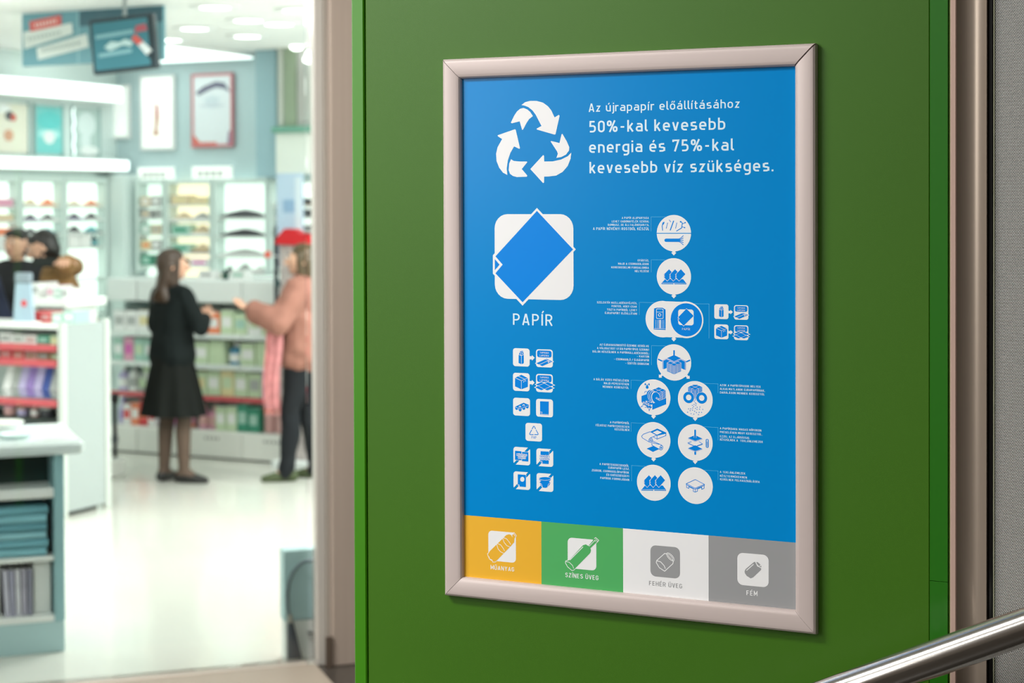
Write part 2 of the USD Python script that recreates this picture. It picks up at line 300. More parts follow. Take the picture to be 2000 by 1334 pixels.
G('0', .42, f'c0,{t},.21 .42,{t},.21 .42,{o},.21 0,{o},.21'); G('5', .42, f'.39,{t} .04,{t} .02,.55 .42,.57,.2 .42,{o},.2 -.01,{o}'); G('7', .4, f'0,.8 0,{t} .41,{t} .13,0')
G('%', .74, f'c0,{t},.13 .26,{t},.13 .26,.57,.13 0,.57,.13', f'c.48,.43,.13 .74,.43,.13 .74,{o},.13 .48,{o},.13', '.58,1 .16,0'); G('-', .3, '0,.42 .3,.42'); G('.', 0, '0,0 0,.15'); G(',', .02, '.03,.15 0,-.1'); G(':', 0, '0,0 0,.15', '0,.5 0,.65'); G('/', .36, '0,0 .36,1')
G('A', .48, '0,0 .228,.985', '.48,0 .252,.985', '.08,.26 .4,.26'); G('B', .42, f'c0,{t} .4,{t},.2 .4,.52,.2 0,.52', f'c0,.52 .44,.52,.22 .44,{o},.22 0,{o}'); G('C', .42, f'.42,.72 .42,{t},.2 0,{t},.2 0,{o},.2 .42,{o},.2 .42,.28'); G('D', .44, f'c0,{t} .44,{t},.22 .44,{o},.22 0,{o}')
G('E', .4, f'.4,{t} 0,{t} 0,{o} .4,{o}', '0,.5 .36,.5'); G('F', .38, f'.39,{t} 0,{t} 0,0', '0,.48 .35,.48'); G('G', .43, f'.42,.74 .42,{t},.2 0,{t},.2 0,{o},.2 .43,{o},.2 .43,.46 .22,.46'); G('H', .44, '0,1 0,0', '.44,1 .44,0', '0,.5 .44,.5')
G('I', 0, '0,1 0,0'); G('J', .3, f'.3,1 .3,{o},.16 0,{o},.16 0,.22'); G('K', .44, '0,1 0,0', '.42,1 0,.36', '.15,.55 .45,0'); G('L', .38, f'0,1 0,{o} .39,{o}'); G('M', .56, '0,0 0,.95 .28,.3 .56,.95 .56,0'); G('N', .46, '0,0 0,.95 .46,.05 .46,1')
G('O', .44, f'c0,{t},.22 .44,{t},.22 .44,{o},.22 0,{o},.22'); G('P', .43, f'0,0 0,{t} .43,{t},.22 .43,.44,.22 0,.44'); G('R', .44, f'0,0 0,{t} .43,{t},.22 .43,.46,.22 0,.46', '.22,.46 .46,0'); G('S', .43, f'.41,.76 .41,{t},.19 .01,{t},.19 .01,.52,.19 .43,.52,.19 .43,{o},.19 0,{o},.19 0,.24')
G('T', .44, f'0,{t} .44,{t}', '.22,.93 .22,0'); G('U', .44, f'0,1 0,{o},.21 .44,{o},.21 .44,1'); G('V', .46, '0,1 .216,.015', '.46,1 .244,.015'); G('X', .44, '0,0 .44,1', '0,1 .44,0'); G('Y', .46, '0,1 .23,.42 .46,1', '.23,.42 .23,0'); G('Z', .42, f'0,{t} .4,{t} .02,{o} .43,{o}'); G(' ', .22)
ACC = {'á': ('a', 'a'), 'é': ('e', 'a'), 'í': ('ı', 'a'), 'ó': ('o', 'a'), 'ú': ('u', 'a'), 'ő': ('o', 'd'), 'ű': ('u', 'd'), 'ü': ('u', 'u'), 'ö': ('o', 'u')}
for k, (b, q) in list(ACC.items()): ACC[k.upper()] = ('I' if b == 'ı' else b.upper(), q)
def roundpath(spec):
    closed = spec[0] == 'c'; pts = [tuple(map(float, s.split(','))) for s in spec.lstrip('c').split()]
    P = [np.array(p[:2]) for p in pts]; R = [p[2] if len(p) > 2 else 0 for p in pts]; out = []; k = len(P)
    for i in range(k):
        if R[i] == 0 or (not closed and i in (0, k - 1)): out.append(P[i]); continue
        a, b, c = P[i - 1], P[i], P[(i + 1) % k]; u, v = (a - b), (c - b); lu, lv = np.linalg.norm(u), np.linalg.norm(v); r = min(R[i], lu, lv)
        s, e = b + u / lu * r, b + v / lv * r
        for q in np.linspace(0, 1, 7): w = .552; out.append((1 - q) ** 3 * s + 3 * (1 - q) ** 2 * q * (s + (b - s) * w) + 3 * (1 - q) * q * q * (e + (b - e) * w) + q ** 3 * e)
    if closed: out.append(out[0])
    return np.array(out)
def text_shape(s, wt=.14, track=.17):                      # cap height 1, starting at x = 0
    X, out = 0, []
    for ch in s:
        base, acc = ACC.get(ch, (ch, None)); adv, paths = GL[base]; h = 1.0 if base.isupper() else .73
        for p in paths:
            q = roundpath(p) + [X + wt / 2, 0]; l = LineString(q)
            out.append(l.buffer(wt / 2, cap_style='flat', join_style='mitre', mitre_limit=2.2, quad_segs=4))
            if p[0] == 'c': out.append(Point(q[0]).buffer(wt / 2, quad_segs=3))
        cx = X + wt / 2 + adv / 2
        for dx in {'a': (.03,), 'd': (-.07, .13), None: ()}.get(acc, ()): out.append(LineString([(cx + dx - .03, h + .08), (cx + dx + .08, h + .27)]).buffer(wt * .42, cap_style='flat'))
        if acc == 'u': out += [sbox(cx + dx - wt * .45, h + .1, cx + dx + wt * .45, h + .23) for dx in (-.12, .12)]
        X += adv + wt * (ch != ' ') + track * (.62 if ch in 'lrtj' else 1 if ch != ' ' else 1)
    return unary_union(out)
# ------------------------------------------------------------------ the printed poster
PY = -.0034
p_white = M('print_white', 'ececec', rough=.32, spec=.35); p_blue = M('print_blue', '0085cc', rough=.25, spec=.12); p_blue2 = M('print_blue_light', '0084e0', rough=.3, spec=.12)
p_yel = M('print_yellow', 'eab132', rough=.32, spec=.35); p_grn = M('print_green', '50ad62', rough=.32, spec=.35); p_gry = M('print_grey', '98999a', rough=.32, spec=.35); p_pale = M('print_pale', 'd8ecf7', rough=.32, spec=.35)
p_line = M('print_line', '59b9ea', rough=.32, spec=.35)
PX0, PX1 = OL + .012, OL + OW - .012; PZ0, PZ1 = OT - OH + .012, OT - .012
po = T('poster', 'blue paper-recycling poster in Hungarian with white pictograms and four coloured squares below', 'poster', loc=(OL + OW / 2, PY, PZ0))
def P(x, y): w = onY(x, y, PY); return (w[0], w[2])
class Z:                                                   # reads positions on the print off an enlarged crop of the photograph
    def __init__(s, ox, oy, sx, sy=None): s.o, s.s = (ox, oy), (sx, sy or sx)
    def __call__(s, x, y): return P(s.o[0] + x / s.s[0], s.o[1] + y / s.s[1])
    def sub(s, a, b):                                      # maps box a = (x0, x1, y0, y1) of another crop onto box b of this crop
        kx, ky = (b[1] - b[0]) / (a[1] - a[0]), (b[3] - b[2]) / (a[3] - a[2]); q = Z(0, 0, 1)
        q.s = (s.s[0] / kx, s.s[1] / ky); q.o = (s.o[0] + (b[0] - a[0] * kx) / s.s[0], s.o[1] + (b[2] - a[2] * ky) / s.s[1]); return q
    def poly(s, *pts, r=0):
        g = Polygon([s(*p) for p in pts]).buffer(0)
        if r: r = s.len(r); g = g.buffer(-r, quad_segs=4).buffer(r, quad_segs=4)
        return g
    def len(s, d, at=(0, 0)): a, b = s(0, 0), s(0, d); return abs(a[1] - b[1])
    def line(s, w, *pts, cap='flat'): return LineString([s(*p) for p in pts]).buffer(s.len(w) / 2, cap_style=cap, join_style='mitre', mitre_limit=3, quad_segs=4)
    def rrect(s, x0, x1, y0, y1, r):
        cx, cy = (x0 + x1) / 2, (y0 + y1) / 2; a, b, c, d = s(x0, cy)[0], s(x1, cy)[0], s(cx, y1)[1], s(cx, y0)[1]; r = s.len(r)
        return sbox(a + r, c + r, b - r, d - r).buffer(r, quad_segs=6)
    def circ(s, cx, cy, r, n=12): c = s(cx, cy); return Point(c).buffer(s.len(r), quad_segs=n)
    def ell(s, cx, cy, rx, ry, ang=0): return Polygon([s(cx + rx * math.cos(a) * math.cos(ang) - ry * math.sin(a) * math.sin(ang), cy + rx * math.cos(a) * math.sin(ang) + ry * math.sin(a) * math.cos(ang)) for a in np.linspace(0, 2 * np.pi, 28)[:-1]])
    def text(s, st, x0, x1, base, cap, wt=.14, track=.17):   # base: the baseline's row at mid-length
        g = text_shape(st, wt, track); b = g.bounds; a, e = s(x0, base), s(x1, base); z0 = s((x0 + x1) / 2, base)[1]; k = s((x0 + x1) / 2, base - cap)[1] - z0
        return affinity.affine_transform(g, [(e[0] - a[0]) / (b[2] - b[0]), 0, 0, k, a[0] - b[0] * (e[0] - a[0]) / (b[2] - b[0]), z0])
c1, c2, c3, c4, c5, c6 = Z(920, 150, 3.125), Z(930, 380, 4.765), Z(960, 660, 4.169), Z(1140, 400, 4.764), Z(1140, 660, 3.924), Z(890, 990, 2.985)
i1, i2, i3, i4, i5, i6, i7 = Z(995, 865, 12.705), Z(995, 670, 12.705), Z(1270, 665, 15.69), Z(1235, 735, 12.12), Z(1235, 820, 12.12), Z(930, 1020, 7.692), Z(1250, 1040, 7.143)
LAY = .00012
def ink(name, g, mat, layer=1, parent=None, label=None): return po.add(name, flat(g, PY - LAY * layer, po.loc), mat, parent, smooth=False, label=label)
def U(*g): return unary_union([q for q in g])
zb = (c6(55, 47)[1] + c6(1987, 210)[1]) / 2
obj_sheet = po.add('sheet', bx(PX0, PX1, PY, PY + .0004, PZ0, PZ1, 0), p_blue, world=True, smooth=False)
xd = [PX0] + [P(*q)[0] for q in ((1057.5, 1080), (1217, 1095), (1384, 1110))] + [PX1]
for k, (m, lb) in enumerate(((p_yel, 'yellow colour square'), (p_grn, 'green colour square'), (p_white, 'white colour square'), (p_gry, 'grey colour square'))):
    ink('colour_block', sbox(xd[k], PZ0, xd[k + 1], zb), m, 1, label=lb)
# emblem of three arrows
E6 = [[(308, 172), (330, 155), (360, 147), (400, 147), (440, 158), (470, 180), (490, 205), (510, 248), (536, 232), (541, 238), (516, 350), (510, 353), (402, 322), (401, 316), (430, 300), (395, 232), (375, 205), (350, 185), (330, 177)],
      [(243, 280), (262, 240), (280, 212), (300, 195), (320, 190), (345, 200), (362, 215), (378, 240), (355, 258), (340, 280), (318, 322), (312, 324), (297, 272), (250, 284)],
      [(162, 357), (268, 320), (273, 324), (299, 435), (295, 440), (263, 425), (240, 465), (225, 510), (218, 560), (222, 599), (195, 585), (172, 555), (156, 515), (153, 470), (162, 430), (190, 380), (165, 364)],
      [(244, 503), (262, 514), (300, 517), (340, 517), (344, 521), (310, 563), (344, 603), (340, 610), (280, 612), (255, 605), (238, 592), (230, 570), (233, 530)],
      [(362, 563), (440, 478), (446, 482), (447, 517), (500, 516), (550, 505), (590, 485), (612, 463), (608, 500), (590, 545), (560, 580), (520, 603), (470, 609), (447, 609), (446, 645), (440, 649)],
      [(486, 395), (490, 392), (540, 404), (553, 350), (558, 348), (585, 395), (600, 430), (598, 450), (580, 475), (550, 490), (521, 495), (530, 470), (525, 455)]]
for e in E6: ink('emblem_arrow', c1.poly(*e), p_white)
ink('heading_line', c1.text('Az újrapapír előállításához', 718, 1642, 202, 53, .135), p_pale)
ink('heading_line', c1.text('50%-kal kevesebb', 722, 1552, 331, 72, .145), p_pale)
ink('heading_line', c1.text('energia és 75%-kal', 721, 1605, 457, 72, .145), p_pale)
ink('heading_line', c1.text('kevesebb víz szükséges.', 723, 1846, 583, 72, .145), p_pale)
# the big paper pictogram
def paper_art(z, k=1):
    wht = U(z.rrect(173, 906, 182, 976, 132), z.poly((566, 124), (928, 510), (432, 1034), (156, 736), (156, 564)))
    blu = z.poly((566, 152), (902, 510), (432, 1002), (180, 733), (247, 652), (180, 575)); tri = z.poly((174, 600), (218, 652), (174, 704))
    return wht, U(blu, tri)
w_, b_ = paper_art(c2); t_ = ink('paper_pictogram', w_, p_white, label='white rounded square with a blue tilted sheet'); ink('drawing', b_, p_blue2, 2, t_)
ink('title', c2.text('PAPÍR', 343, 712, 1217, 107, .125, .2), p_pale)
# small pictograms -------------------------------------------------------
def tile(wht, blu, lb=None, name='pictogram'):
    q = ink(name, wht, p_white, label=lb)
    if blu is not None and not blu.is_empty: ink('drawing', blu, p_blue2, 2, q)
    return q
def arrow(z, x0, x1, y, h, hh): return z.poly((x0, y - h), (x1 - hh, y - h), (x1 - hh, y - hh), (x1, y), (x1 - hh, y + hh), (x1 - hh, y + h), (x0, y + h))
def carton(z, dy=0):
    w = U(z.rrect(88, 502, 131, 580, 70), arrow(z, 495, 628, 367, 40, 70))
    b = z.poly((230, 288), (270, 205), (333, 190), (357, 280), (357, 500), (297, 527), (230, 495)).difference(U(z.line(14, (230, 284), (297, 312), (357, 284)), z.line(12, (297, 312), (297, 530)), z.line(12, (297, 312), (270, 240)), z.line(10, (265, 236), (345, 205)), z.circ(320, 256, 14)))
    return w, b
def plate(z, y0): return z.rrect(688, 1045, y0, y0 + 170, 50).difference(U(z.text('TAPOSSA', 760, 975, y0 + 75, 42, .17), z.text('LAPOSRA', 752, 978, y0 + 147, 42, .17)))
def flat_carton(z):
    sheet = z.poly((645, 502), (920, 382), (1095, 462), (815, 582))
    w = U(z.rrect(660, 1078, 158, 602, 70), sheet.buffer(z.len(8)))
    s = z.poly((668, 500), (922, 390), (1075, 460), (815, 572)).difference(U(z.line(12, (735, 537), (1000, 420)), z.line(10, (895, 400), (1050, 478)), z.circ(972, 470, 22).difference(z.circ(972, 470, 10))))
    return w, U(plate(z, 186), s)
def carton_box(z):
    w = U(z.rrect(88, 502, 743, 1192, 70), arrow(z, 495, 628, 982, 40, 70))
    b = z.poly((140, 862), (297, 787), (458, 870), (458, 1085), (297, 1148), (140, 1075)).difference(U(z.line(12, (140, 858), (297, 935), (458, 870)), z.line(12, (297, 935), (297, 1150)), z.line(12, (222, 822), (375, 893)), z.line(11, (360, 975), (348, 962), (375, 940), (405, 928), (408, 955))))
    return w, b
def flat_box(z):
    ds = [[(645, 1028), (795, 962), (865, 995), (712, 1060)], [(865, 995), (955, 962), (1118, 1045), (1015, 1078)], [(712, 1060), (865, 995), (1015, 1078), (865, 1145)], [(630, 1100), (712, 1060), (865, 1145), (790, 1175)], [(865, 1145), (1015, 1078), (1103, 1118), (945, 1178)]]
    g = [z.poly(*d) for d in ds]; w = U(z.rrect(660, 1078, 770, 1222, 70), *[q.buffer(z.len(9), join_style='mitre') for q in g])
    return w, U(plate(z, 800).difference(U(*[q.buffer(z.len(10)) for q in g])), *[q.buffer(-z.len(5)) for q in g])
for z, tops in ((i2, (0, 0)), (None, 0)):
    za = i2 if z else c4.sub((88, 502, 131, 580), (1215, 1348, 926, 1063)); zb_ = i2 if z else c4.sub((88, 502, 743, 1192), (1215, 1348, 1113, 1250))
    tile(*carton(za), 'tile with a drink carton and an arrow'); tile(*flat_carton(za), 'tile with a flattened carton'); tile(*carton_box(zb_), 'tile with a cardboard box and an arrow'); tile(*flat_box(zb_), 'tile with a flattened cardboard box')
egg = c3.poly((192, 560), (262, 527), (304, 545), (304, 556), (232, 582), (192, 568))
cups = U(*[c3.ell(x_, y_, 12, 14) for x_, y_ in ((205, 572), (233, 584), (263, 572), (291, 560))]); bumps = U(*[c3.ell(x_, y_, 10, 9) for x_, y_ in ((232, 562), (262, 549))])
tile(c3.rrect(176, 314, 489, 634, 22), U(egg, cups).difference(U(bumps.difference(U(*[c3.ell(x_, y_, 6, 5) for x_, y_ in ((232, 565), (262, 552))])), c3.line(2.5, (192, 562), (232, 578), (304, 550)))), 'tile with an egg carton')
tile(c3.rrect(363, 501, 498, 644, 22), c3.poly((396, 516), (466, 518), (466, 629), (396, 625)).difference(U(c3.line(4, (396, 618), (412, 622), (466, 624)), c3.line(3.5, (396, 604), (412, 604), (410, 620)))), 'tile with a plain page')
tri_ = c3.poly((345, 708), (388, 790), (302, 790), r=8); tri_ = tri_.difference(tri_.buffer(-c3.len(6))).difference(U(c3.line(7, (345, 800), (345, 770)), c3.line(7, (318, 735), (335, 752)), c3.line(7, (372, 735), (352, 752))))
tile(c3.rrect(277, 412, 694, 841, 22), U(tri_, c3.text('PAP', 326, 366, 819, 20, .12)), 'tile with a triangle loop and PAP')
def crossed(x0, x1, y0, y1): 
    cx, cy = (x0 + x1) / 2, (y0 + y1) / 2
    return i1.rrect(x0, x1, y0 + 10, y1 - 10, 70).difference(i1.line(62, (x0 - 70, y1 + 70), (x1 + 70, y0 - 70)))
bk_ = U(i1.poly((140, 195), (300, 208), (300, 432), (140, 418)), i1.poly((312, 222), (470, 232), (470, 462), (312, 450)))
tx_ = U(i1.text('MŰANYAG', 185, 430, 318, 38, .16), i1.text('BORÍTÓ', 222, 400, 388, 42, .16))
tile(U(crossed(100, 516, 97, 558), bk_.buffer(i1.len(9), join_style='mitre'), tx_.buffer(i1.len(11))), U(bk_.difference(tx_.buffer(i1.len(11))), tx_), 'crossed-out tile with a book cover')
pg_ = i1.poly((775, 205), (985, 218), (975, 525), (820, 515), (765, 440)); tx_ = U(i1.text('INDIGÓ ÉS', 755, 1000, 356, 42, .16), i1.text('FAXPAPÍR', 755, 1000, 420, 42, .16))
tile(U(crossed(670, 1088, 135, 597), pg_.buffer(i1.len(9), join_style='mitre'), tx_.buffer(i1.len(10))), U(pg_.difference(U(tx_.buffer(i1.len(10)), i1.line(10, (770, 450), (810, 455), (825, 500)))), tx_), 'crossed-out tile with a sheet and two words')
pg2_ = i1.poly((208, 778), (410, 795), (410, 1095), (255, 1083), (208, 1030))
tile(U(crossed(102, 518, 707, 1168), pg2_.buffer(i1.len(11), join_style='mitre')), pg2_.difference(U(i1.ell(320, 902, 54, 62), i1.line(11, (205, 1040), (245, 1040), (250, 1085)))), 'crossed-out tile with a stained sheet')
dp = U(i1.ell(882, 888, 148, 40), i1.poly((738, 890), (742, 920), (790, 945), (745, 975), (790, 1060), (830, 1105), (890, 1118), (945, 1100), (1000, 1030), (1022, 985), (980, 960), (1022, 920), (1028, 895)))
tile(U(crossed(674, 1092, 748, 1216), dp.buffer(i1.len(10))), dp.difference(U(i1.line(10, (738, 888), (790, 915), (882, 930), (980, 918), (1026, 893)), i1.line(12, (755, 985), (800, 1030), (820, 1090)), i1.line(12, (1012, 985), (965, 1030), (945, 1095)))), 'crossed-out tile with a nappy')
# flow chart ---------------------------------------------------------------
def down(z, cx, y, s=1.0): return z.poly((cx - 15 * s, y - 30 * s), (cx + 15 * s, y - 30 * s), (cx + 15 * s, y + 12 * s), (cx + 22 * s, y + 8 * s), (cx + 22 * s, y + 14 * s), (cx, y + 38 * s), (cx - 22 * s, y + 14 * s), (cx - 22 * s, y + 8 * s), (cx - 15 * s, y + 12 * s))
def disc(wht, blu, lb): return tile(wht, blu, lb, 'flow_disc')
L = lambda z, w, *p: z.line(w, *p)
tw = U(L(c4, 7, (738, 165), (730, 200), (735, 240)), c4.ell(742, 172, 7, 16, .5), L(c4, 5, (782, 165), (768, 220)), L(c4, 9, (838, 148), (805, 238)), L(c4, 5, (795, 140), (812, 160)), L(c4, 5, (868, 165), (855, 220)), L(c4, 7, (905, 155), (918, 170), (912, 215), (862, 245)), L(c4, 5, (916, 178), (945, 165)), L(c4, 5, (914, 205), (942, 212)), c4.circ(902, 158, 7), c4.circ(945, 166, 6), c4.circ(940, 212, 6))
root = U(L(c4, 30, (766, 330), (880, 330), cap=None) if 0 else c4.line(30, (766, 330), (885, 330), cap='round'), *[L(c4, 6, (880, 330 + k * 5), (905, 330 + k * 11), (928, 330 + k * 22)) for k in (-2, -1, 0, 1, 2)])
disc(U(c4.circ(839, 264, 166), down(c4, 839, 434)), U(tw, root, L(c4, 6, (674, 265), (1004, 265))), 'disc with twigs and a root')
def tray(z):
    ds = [z.poly((795 + k, 600), (836 + k, 645), (778 + k, 708), (745 + k, 672), (750 + k, 660), (745 + k, 650)) for k in (0, 56, 110)]
    ds = [d.difference(z.line(5, *[(836 + k - 3 + 56 - 56, 600), ]) if 0 else z.line(4, (742 + k, 640), (752 + k, 652), (744 + k, 660), (754 + k, 668), (744 + k, 676))) for d, k in zip(ds, (0, 56, 110))]
    g = ds[2]; g = U(g, ds[1].difference(ds[2].buffer(z.len(4)))); g = U(g, ds[0].difference(ds[1].buffer(z.len(4))))
    base = z.poly((724, 738), (724, 730), (760, 690), (925, 692), (955, 730), (955, 740)).difference(U(*[d.buffer(z.len(4)) for d in ds], z.line(4, (728, 729), (838, 729), (950, 731)), z.circ(840, 735, 5)))
    return U(g, base)
disc(U(c4.circ(839, 666, 166), down(c4, 839, 834)), tray(c4), 'disc with three sheets on a tray')
bin_ = c4.poly((655, 965), (680, 958), (735, 958), (762, 975), (762, 1165), (652, 1160))
bin_ = bin_.difference(U(c4.rrect(675, 742, 966, 1060, 10).difference(c4.rrect(680, 737, 971, 1055, 8)), L(c4, 5, (675, 998), (742, 998)), *[L(c4, 4, (x_, 1070), (x_, 1148)) for x_ in (670, 684, 698, 716, 730, 745)], L(c4, 10, (709, 1070), (709, 1148)), L(c4, 4, (655, 1152), (760, 1154)), c4.circ(707, 1024, 15).difference(c4.circ(707, 1024, 9))))
mini_w, mini_b = paper_art(c4.sub((157, 927, 125, 1033), (876, 1028, 962, 1131)))
cap_ = U(c4.circ(735, 1064, 167), c4.circ(952, 1070, 167), c4.poly((735, 897), (952, 903), (952, 1237), (735, 1231)))
sc = disc(U(cap_, down(c4, 839, 1234)), U(bin_, c4.circ(955, 1070, 150).difference(U(mini_w.difference(mini_b), c4.text('PAPÍR', 915, 990, 1167, 21, .12)))), 'wide rounded disc with a bin and the paper sign')
def bale(z, cx, top, hw, hh, rows, tall):                  # isometric bale of stacked paper
    s_ = z.poly((cx - hw, top), (cx, top - hh), (cx + hw, top), (cx + hw, top + tall), (cx, top + tall + hh), (cx - hw, top + tall))
    ln = [z.line(rows[1], (cx - hw, top + k * tall / rows[0]), (cx, top + hh + k * tall / rows[0]), (cx + hw, top + k * tall / rows[0])) for k in range(rows[0])]
    ln += [z.line(rows[1] * 1.2, (cx, top + hh), (cx, top + hh + tall)), z.line(rows[1] * 1.2, (cx - hw / 2, top + hh / 2), (cx - hw / 2, top + hh / 2 + tall)), z.line(rows[1] * 1.2, (cx + hw / 2, top + hh / 2), (cx + hw / 2, top + hh / 2 + tall)), z.line(rows[1], (cx - hw / 2, top - hh / 2), (cx + hw / 2, top + hh / 2)), z.line(rows[1], (cx + hw / 2, top - hh / 2), (cx - hw / 2, top + hh / 2))]
    return s_.difference(U(*ln))
b4 = bale(i3, 731, 690, 215, 95, (9, 9), 250)
press = U(L(i3, 45, (731, 300), (731, 500)), i3.poly((515, 540), (731, 445), (940, 545), (731, 640)).difference(L(i3, 10, (525, 562), (731, 655), (930, 568))), i3.poly((515, 560), (731, 655), (940, 565), (940, 580), (731, 680), (515, 575)).difference(L(i3, 10, (731, 640), (731, 690))))
sidel = i3.poly((380, 610), (515, 550), (640, 610), (515, 680), (515, 840), (405, 880), (380, 870)).difference(L(i3, 12, (400, 885), (400, 615), (530, 560)))
sider = i3.poly((1090, 630), (945, 565), (830, 620), (950, 690), (950, 850), (1075, 905), (1090, 895)).difference(L(i3, 12, (1068, 910), (1068, 640), (945, 585)))
hole4 = b4.buffer(0); core4 = i3.poly((516, 690), (731, 595), (946, 690), (946, 940), (731, 1035), (516, 940)).buffer(i3.len(9))
prs = press.buffer(i3.len(8))
dr4 = U(U(sidel, sider).difference(U(core4, prs)), b4.difference(prs), press, L(i3, 40, (240, 572), (365, 630)), L(i3, 40, (1100, 655), (1222, 602)))
def diag(z, x, y, sx): return z.poly((x, y), (x + sx * 55, y - 75), (x + sx * 115, y - 20), (x + sx * 60, y + 45)) 
ar1 = U(i3.poly((265, 1035), (300, 1060), (345, 1010), (400, 1060), (345, 1110), (365, 1140), (265, 1140)), i3.poly((1210, 1078), (1175, 1092), (1130, 1040), (1075, 1095), (1125, 1145), (1105, 1175), (1210, 1175)))
disc(U(c5.circ(693, 188, 136), ar1), dr4, 'disc with a baling press')
R2 = random.Random(3)
drops = U(*[U(i4.circ(x_, y_, r_), i4.poly((x_ - r_ * .85, y_ - r_ * .4), (x_, y_ - r_ * 2.1), (x_ + r_ * .85, y_ - r_ * .4))) for x_, y_, r_ in ((308, 192, 19), (395, 194, 19), (352, 258, 35))])
drum = U(*[i4.ell(x_, y_, 92, 130, -.12).difference(i4.ell(x_ + 34, y_ + 12, 92, 130, -.12).buffer(i4.len(7))) for x_, y_ in ((430, 455), (470, 468), (510, 482))], i4.ell(560, 500, 92, 125, -.12)).difference(U(i4.line(40, (560, 505), (690, 585))))
tank = U(i4.poly((220, 465), (335, 425), (345, 500), (390, 555), (330, 575), (220, 615)), i4.poly((475, 650), (800, 515), (800, 660), (475, 790)))
b6 = bale(i4, 625, 330, 165, 72, (7, 7), 200)
shred = U(*[i4.line(11, *[(cx_ + R2.uniform(-34, 34), cy_ + R2.uniform(-26, 26)) for _ in range(4)]) for cx_, cy_ in [(R2.uniform(215, 470), R2.uniform(575, 730)) for _ in range(34)] if cx_ + 0.55 * (cy_ - 575) > 225], i4.line(11, (380, 720), (400, 815), (430, 740)))
dr6 = U(drops, b6.difference(U(drum.buffer(i4.len(8)), tank.buffer(i4.len(6)), i4.ell(470, 470, 110, 140))), drum, tank, shred, i4.circ(322, 382, 34).difference(i4.circ(322, 382, 24)).difference(i4.line(40, (300, 420), (370, 380))))
disc(U(c5.circ(536, 455, 135), down(c5, 536, 590, .82)), dr6, 'disc with a pulping drum')
rol = U(*[i4.circ(x_, y_, 132).difference(i4.circ(x_, y_, 68)) for x_, y_ in ((1334, 500), (1642, 512))]); funnel = i4.poly((1320, 200), (1655, 200), (1655, 380), (1490, 545), (1320, 380))
chips = U(*[i4.poly((x_ - 15, y_ + 6), (x_ + 2, y_ - 17), (x_ + 15, y_ + 8)) for x_, y_ in ((1490, 560), (1465, 590), (1490, 625), (1510, 650), (1462, 668), (1420, 688), (1502, 690), (1452, 715), (1535, 735), (1600, 728), (1428, 750), (1495, 760), (1382, 770), (1330, 770), (1590, 778), (1530, 785), (1668, 785), (1425, 800), (1370, 812), (1475, 828), (1308, 850), (1518, 858), (1583, 855), (1640, 855), (1392, 884), (1456, 896), (1565, 908))])
dr7 = U(bale(i4, 1488, 255, 168, 74, (7, 7), 230).intersection(funnel).difference(rol.buffer(i4.len(9))), rol, chips)
disc(U(c5.circ(855, 471, 137), down(c5, 855, 606, .82)), dr7, 'disc with two shredding rollers')
ol = lambda *p: i5.line(13, *p)
dr8 = U(i5.poly((420, 285), (592, 205), (800, 300), (785, 330), (585, 375)).difference(i5.poly((480, 295), (592, 245), (705, 298), (585, 352))), ol((585, 360), (585, 455), (795, 372), (797, 300)), ol((420, 280), (262, 340), (222, 385), (235, 425), (400, 525)), ol((585, 360), (430, 425)), ol((500, 405), (585, 455)),
        i5.ell(437, 482, 48, 58).difference(i5.ell(437, 482, 34, 44)), i5.ell(437, 482, 22, 28).difference(i5.ell(437, 482, 10, 14)), i5.ell(685, 660, 42, 60, .25).difference(i5.ell(685, 660, 30, 46, .25)), i5.ell(685, 660, 16, 26, .25), ol((480, 500), (700, 600)), ol((470, 540), (640, 580)), ol((462, 545), (465, 600), (650, 700)),
        i5.poly((340, 680), (490, 622), (640, 690), (490, 758)).difference(i5.poly((470, 605), (690, 690), (660, 720), (620, 690))))
disc(U(c5.circ(536, 782, 135), down(c5, 536, 917, .82)), dr8, 'disc with paper rolls on a machine')
pl = lambda y: i5.poly((1322, y), (1490, y - 70), (1660, y + 15), (1660, y + 28), (1490, y + 85), (1322, y + 18)).difference(i5.line(9, (1322, y + 6), (1490, y + 72), (1660, y + 16)))
dr9 = U(pl(430).difference(i5.line(60, (1488, 300), (1488, 425))), i5.line(40, (1488, 250), (1488, 420), cap='round'), pl(672), i5.line(44, (1490, 770), (1490, 808), cap='round'), U(*[i5.line(12, (1400, 515), (1318, 545), (1490, 628), (1660, 568), (1580, 515)), i5.line(8, (1318, 560), (1490, 642), (1660, 582))]), i5.rrect(1740, 1808, 450, 662, 33).difference(i5.line(30, (1773, 480), (1773, 630), cap='round')), i5.line(12, (1773, 520), (1773, 630)))
disc(U(c5.circ(855, 801, 137), down(c5, 855, 936, .82)), dr9, 'disc with stacked press plates')
disc(c5.circ(537, 1110, 136), tray(c5.sub((724, 955, 600, 738), (443, 631, 1052, 1170))), 'disc with three sheets on a tray, last in its column')
s5 = lambda *p: c5.line(4.2, *p)
dr10 = U(s5((787, 1117), (855, 1085), (925, 1122), (855, 1152), (787, 1117)), s5((787, 1117), (787, 1125), (855, 1160), (925, 1130), (925, 1122)), s5((789, 1127), (789, 1146), (806, 1154), (806, 1140), (840, 1156), (840, 1176), (855, 1181), (872, 1174), (872, 1158), (905, 1144), (905, 1160), (923, 1152), (923, 1130)), s5((855, 1160), (855, 1180)))
disc(c5.circ(856, 1132, 137), dr10, 'disc with a pallet')
def caption(z, lines, leader, cap=19):
    g = []
    for st, x0, x1, b, *c in lines: g.append(z.text(st, x0, x1, b, c[0] if c else cap, .15, .17))
    ink('caption', U(*g), p_pale); ink('leader_line', z.line(3.4 if z is c4 else 2.8, *leader), p_line)
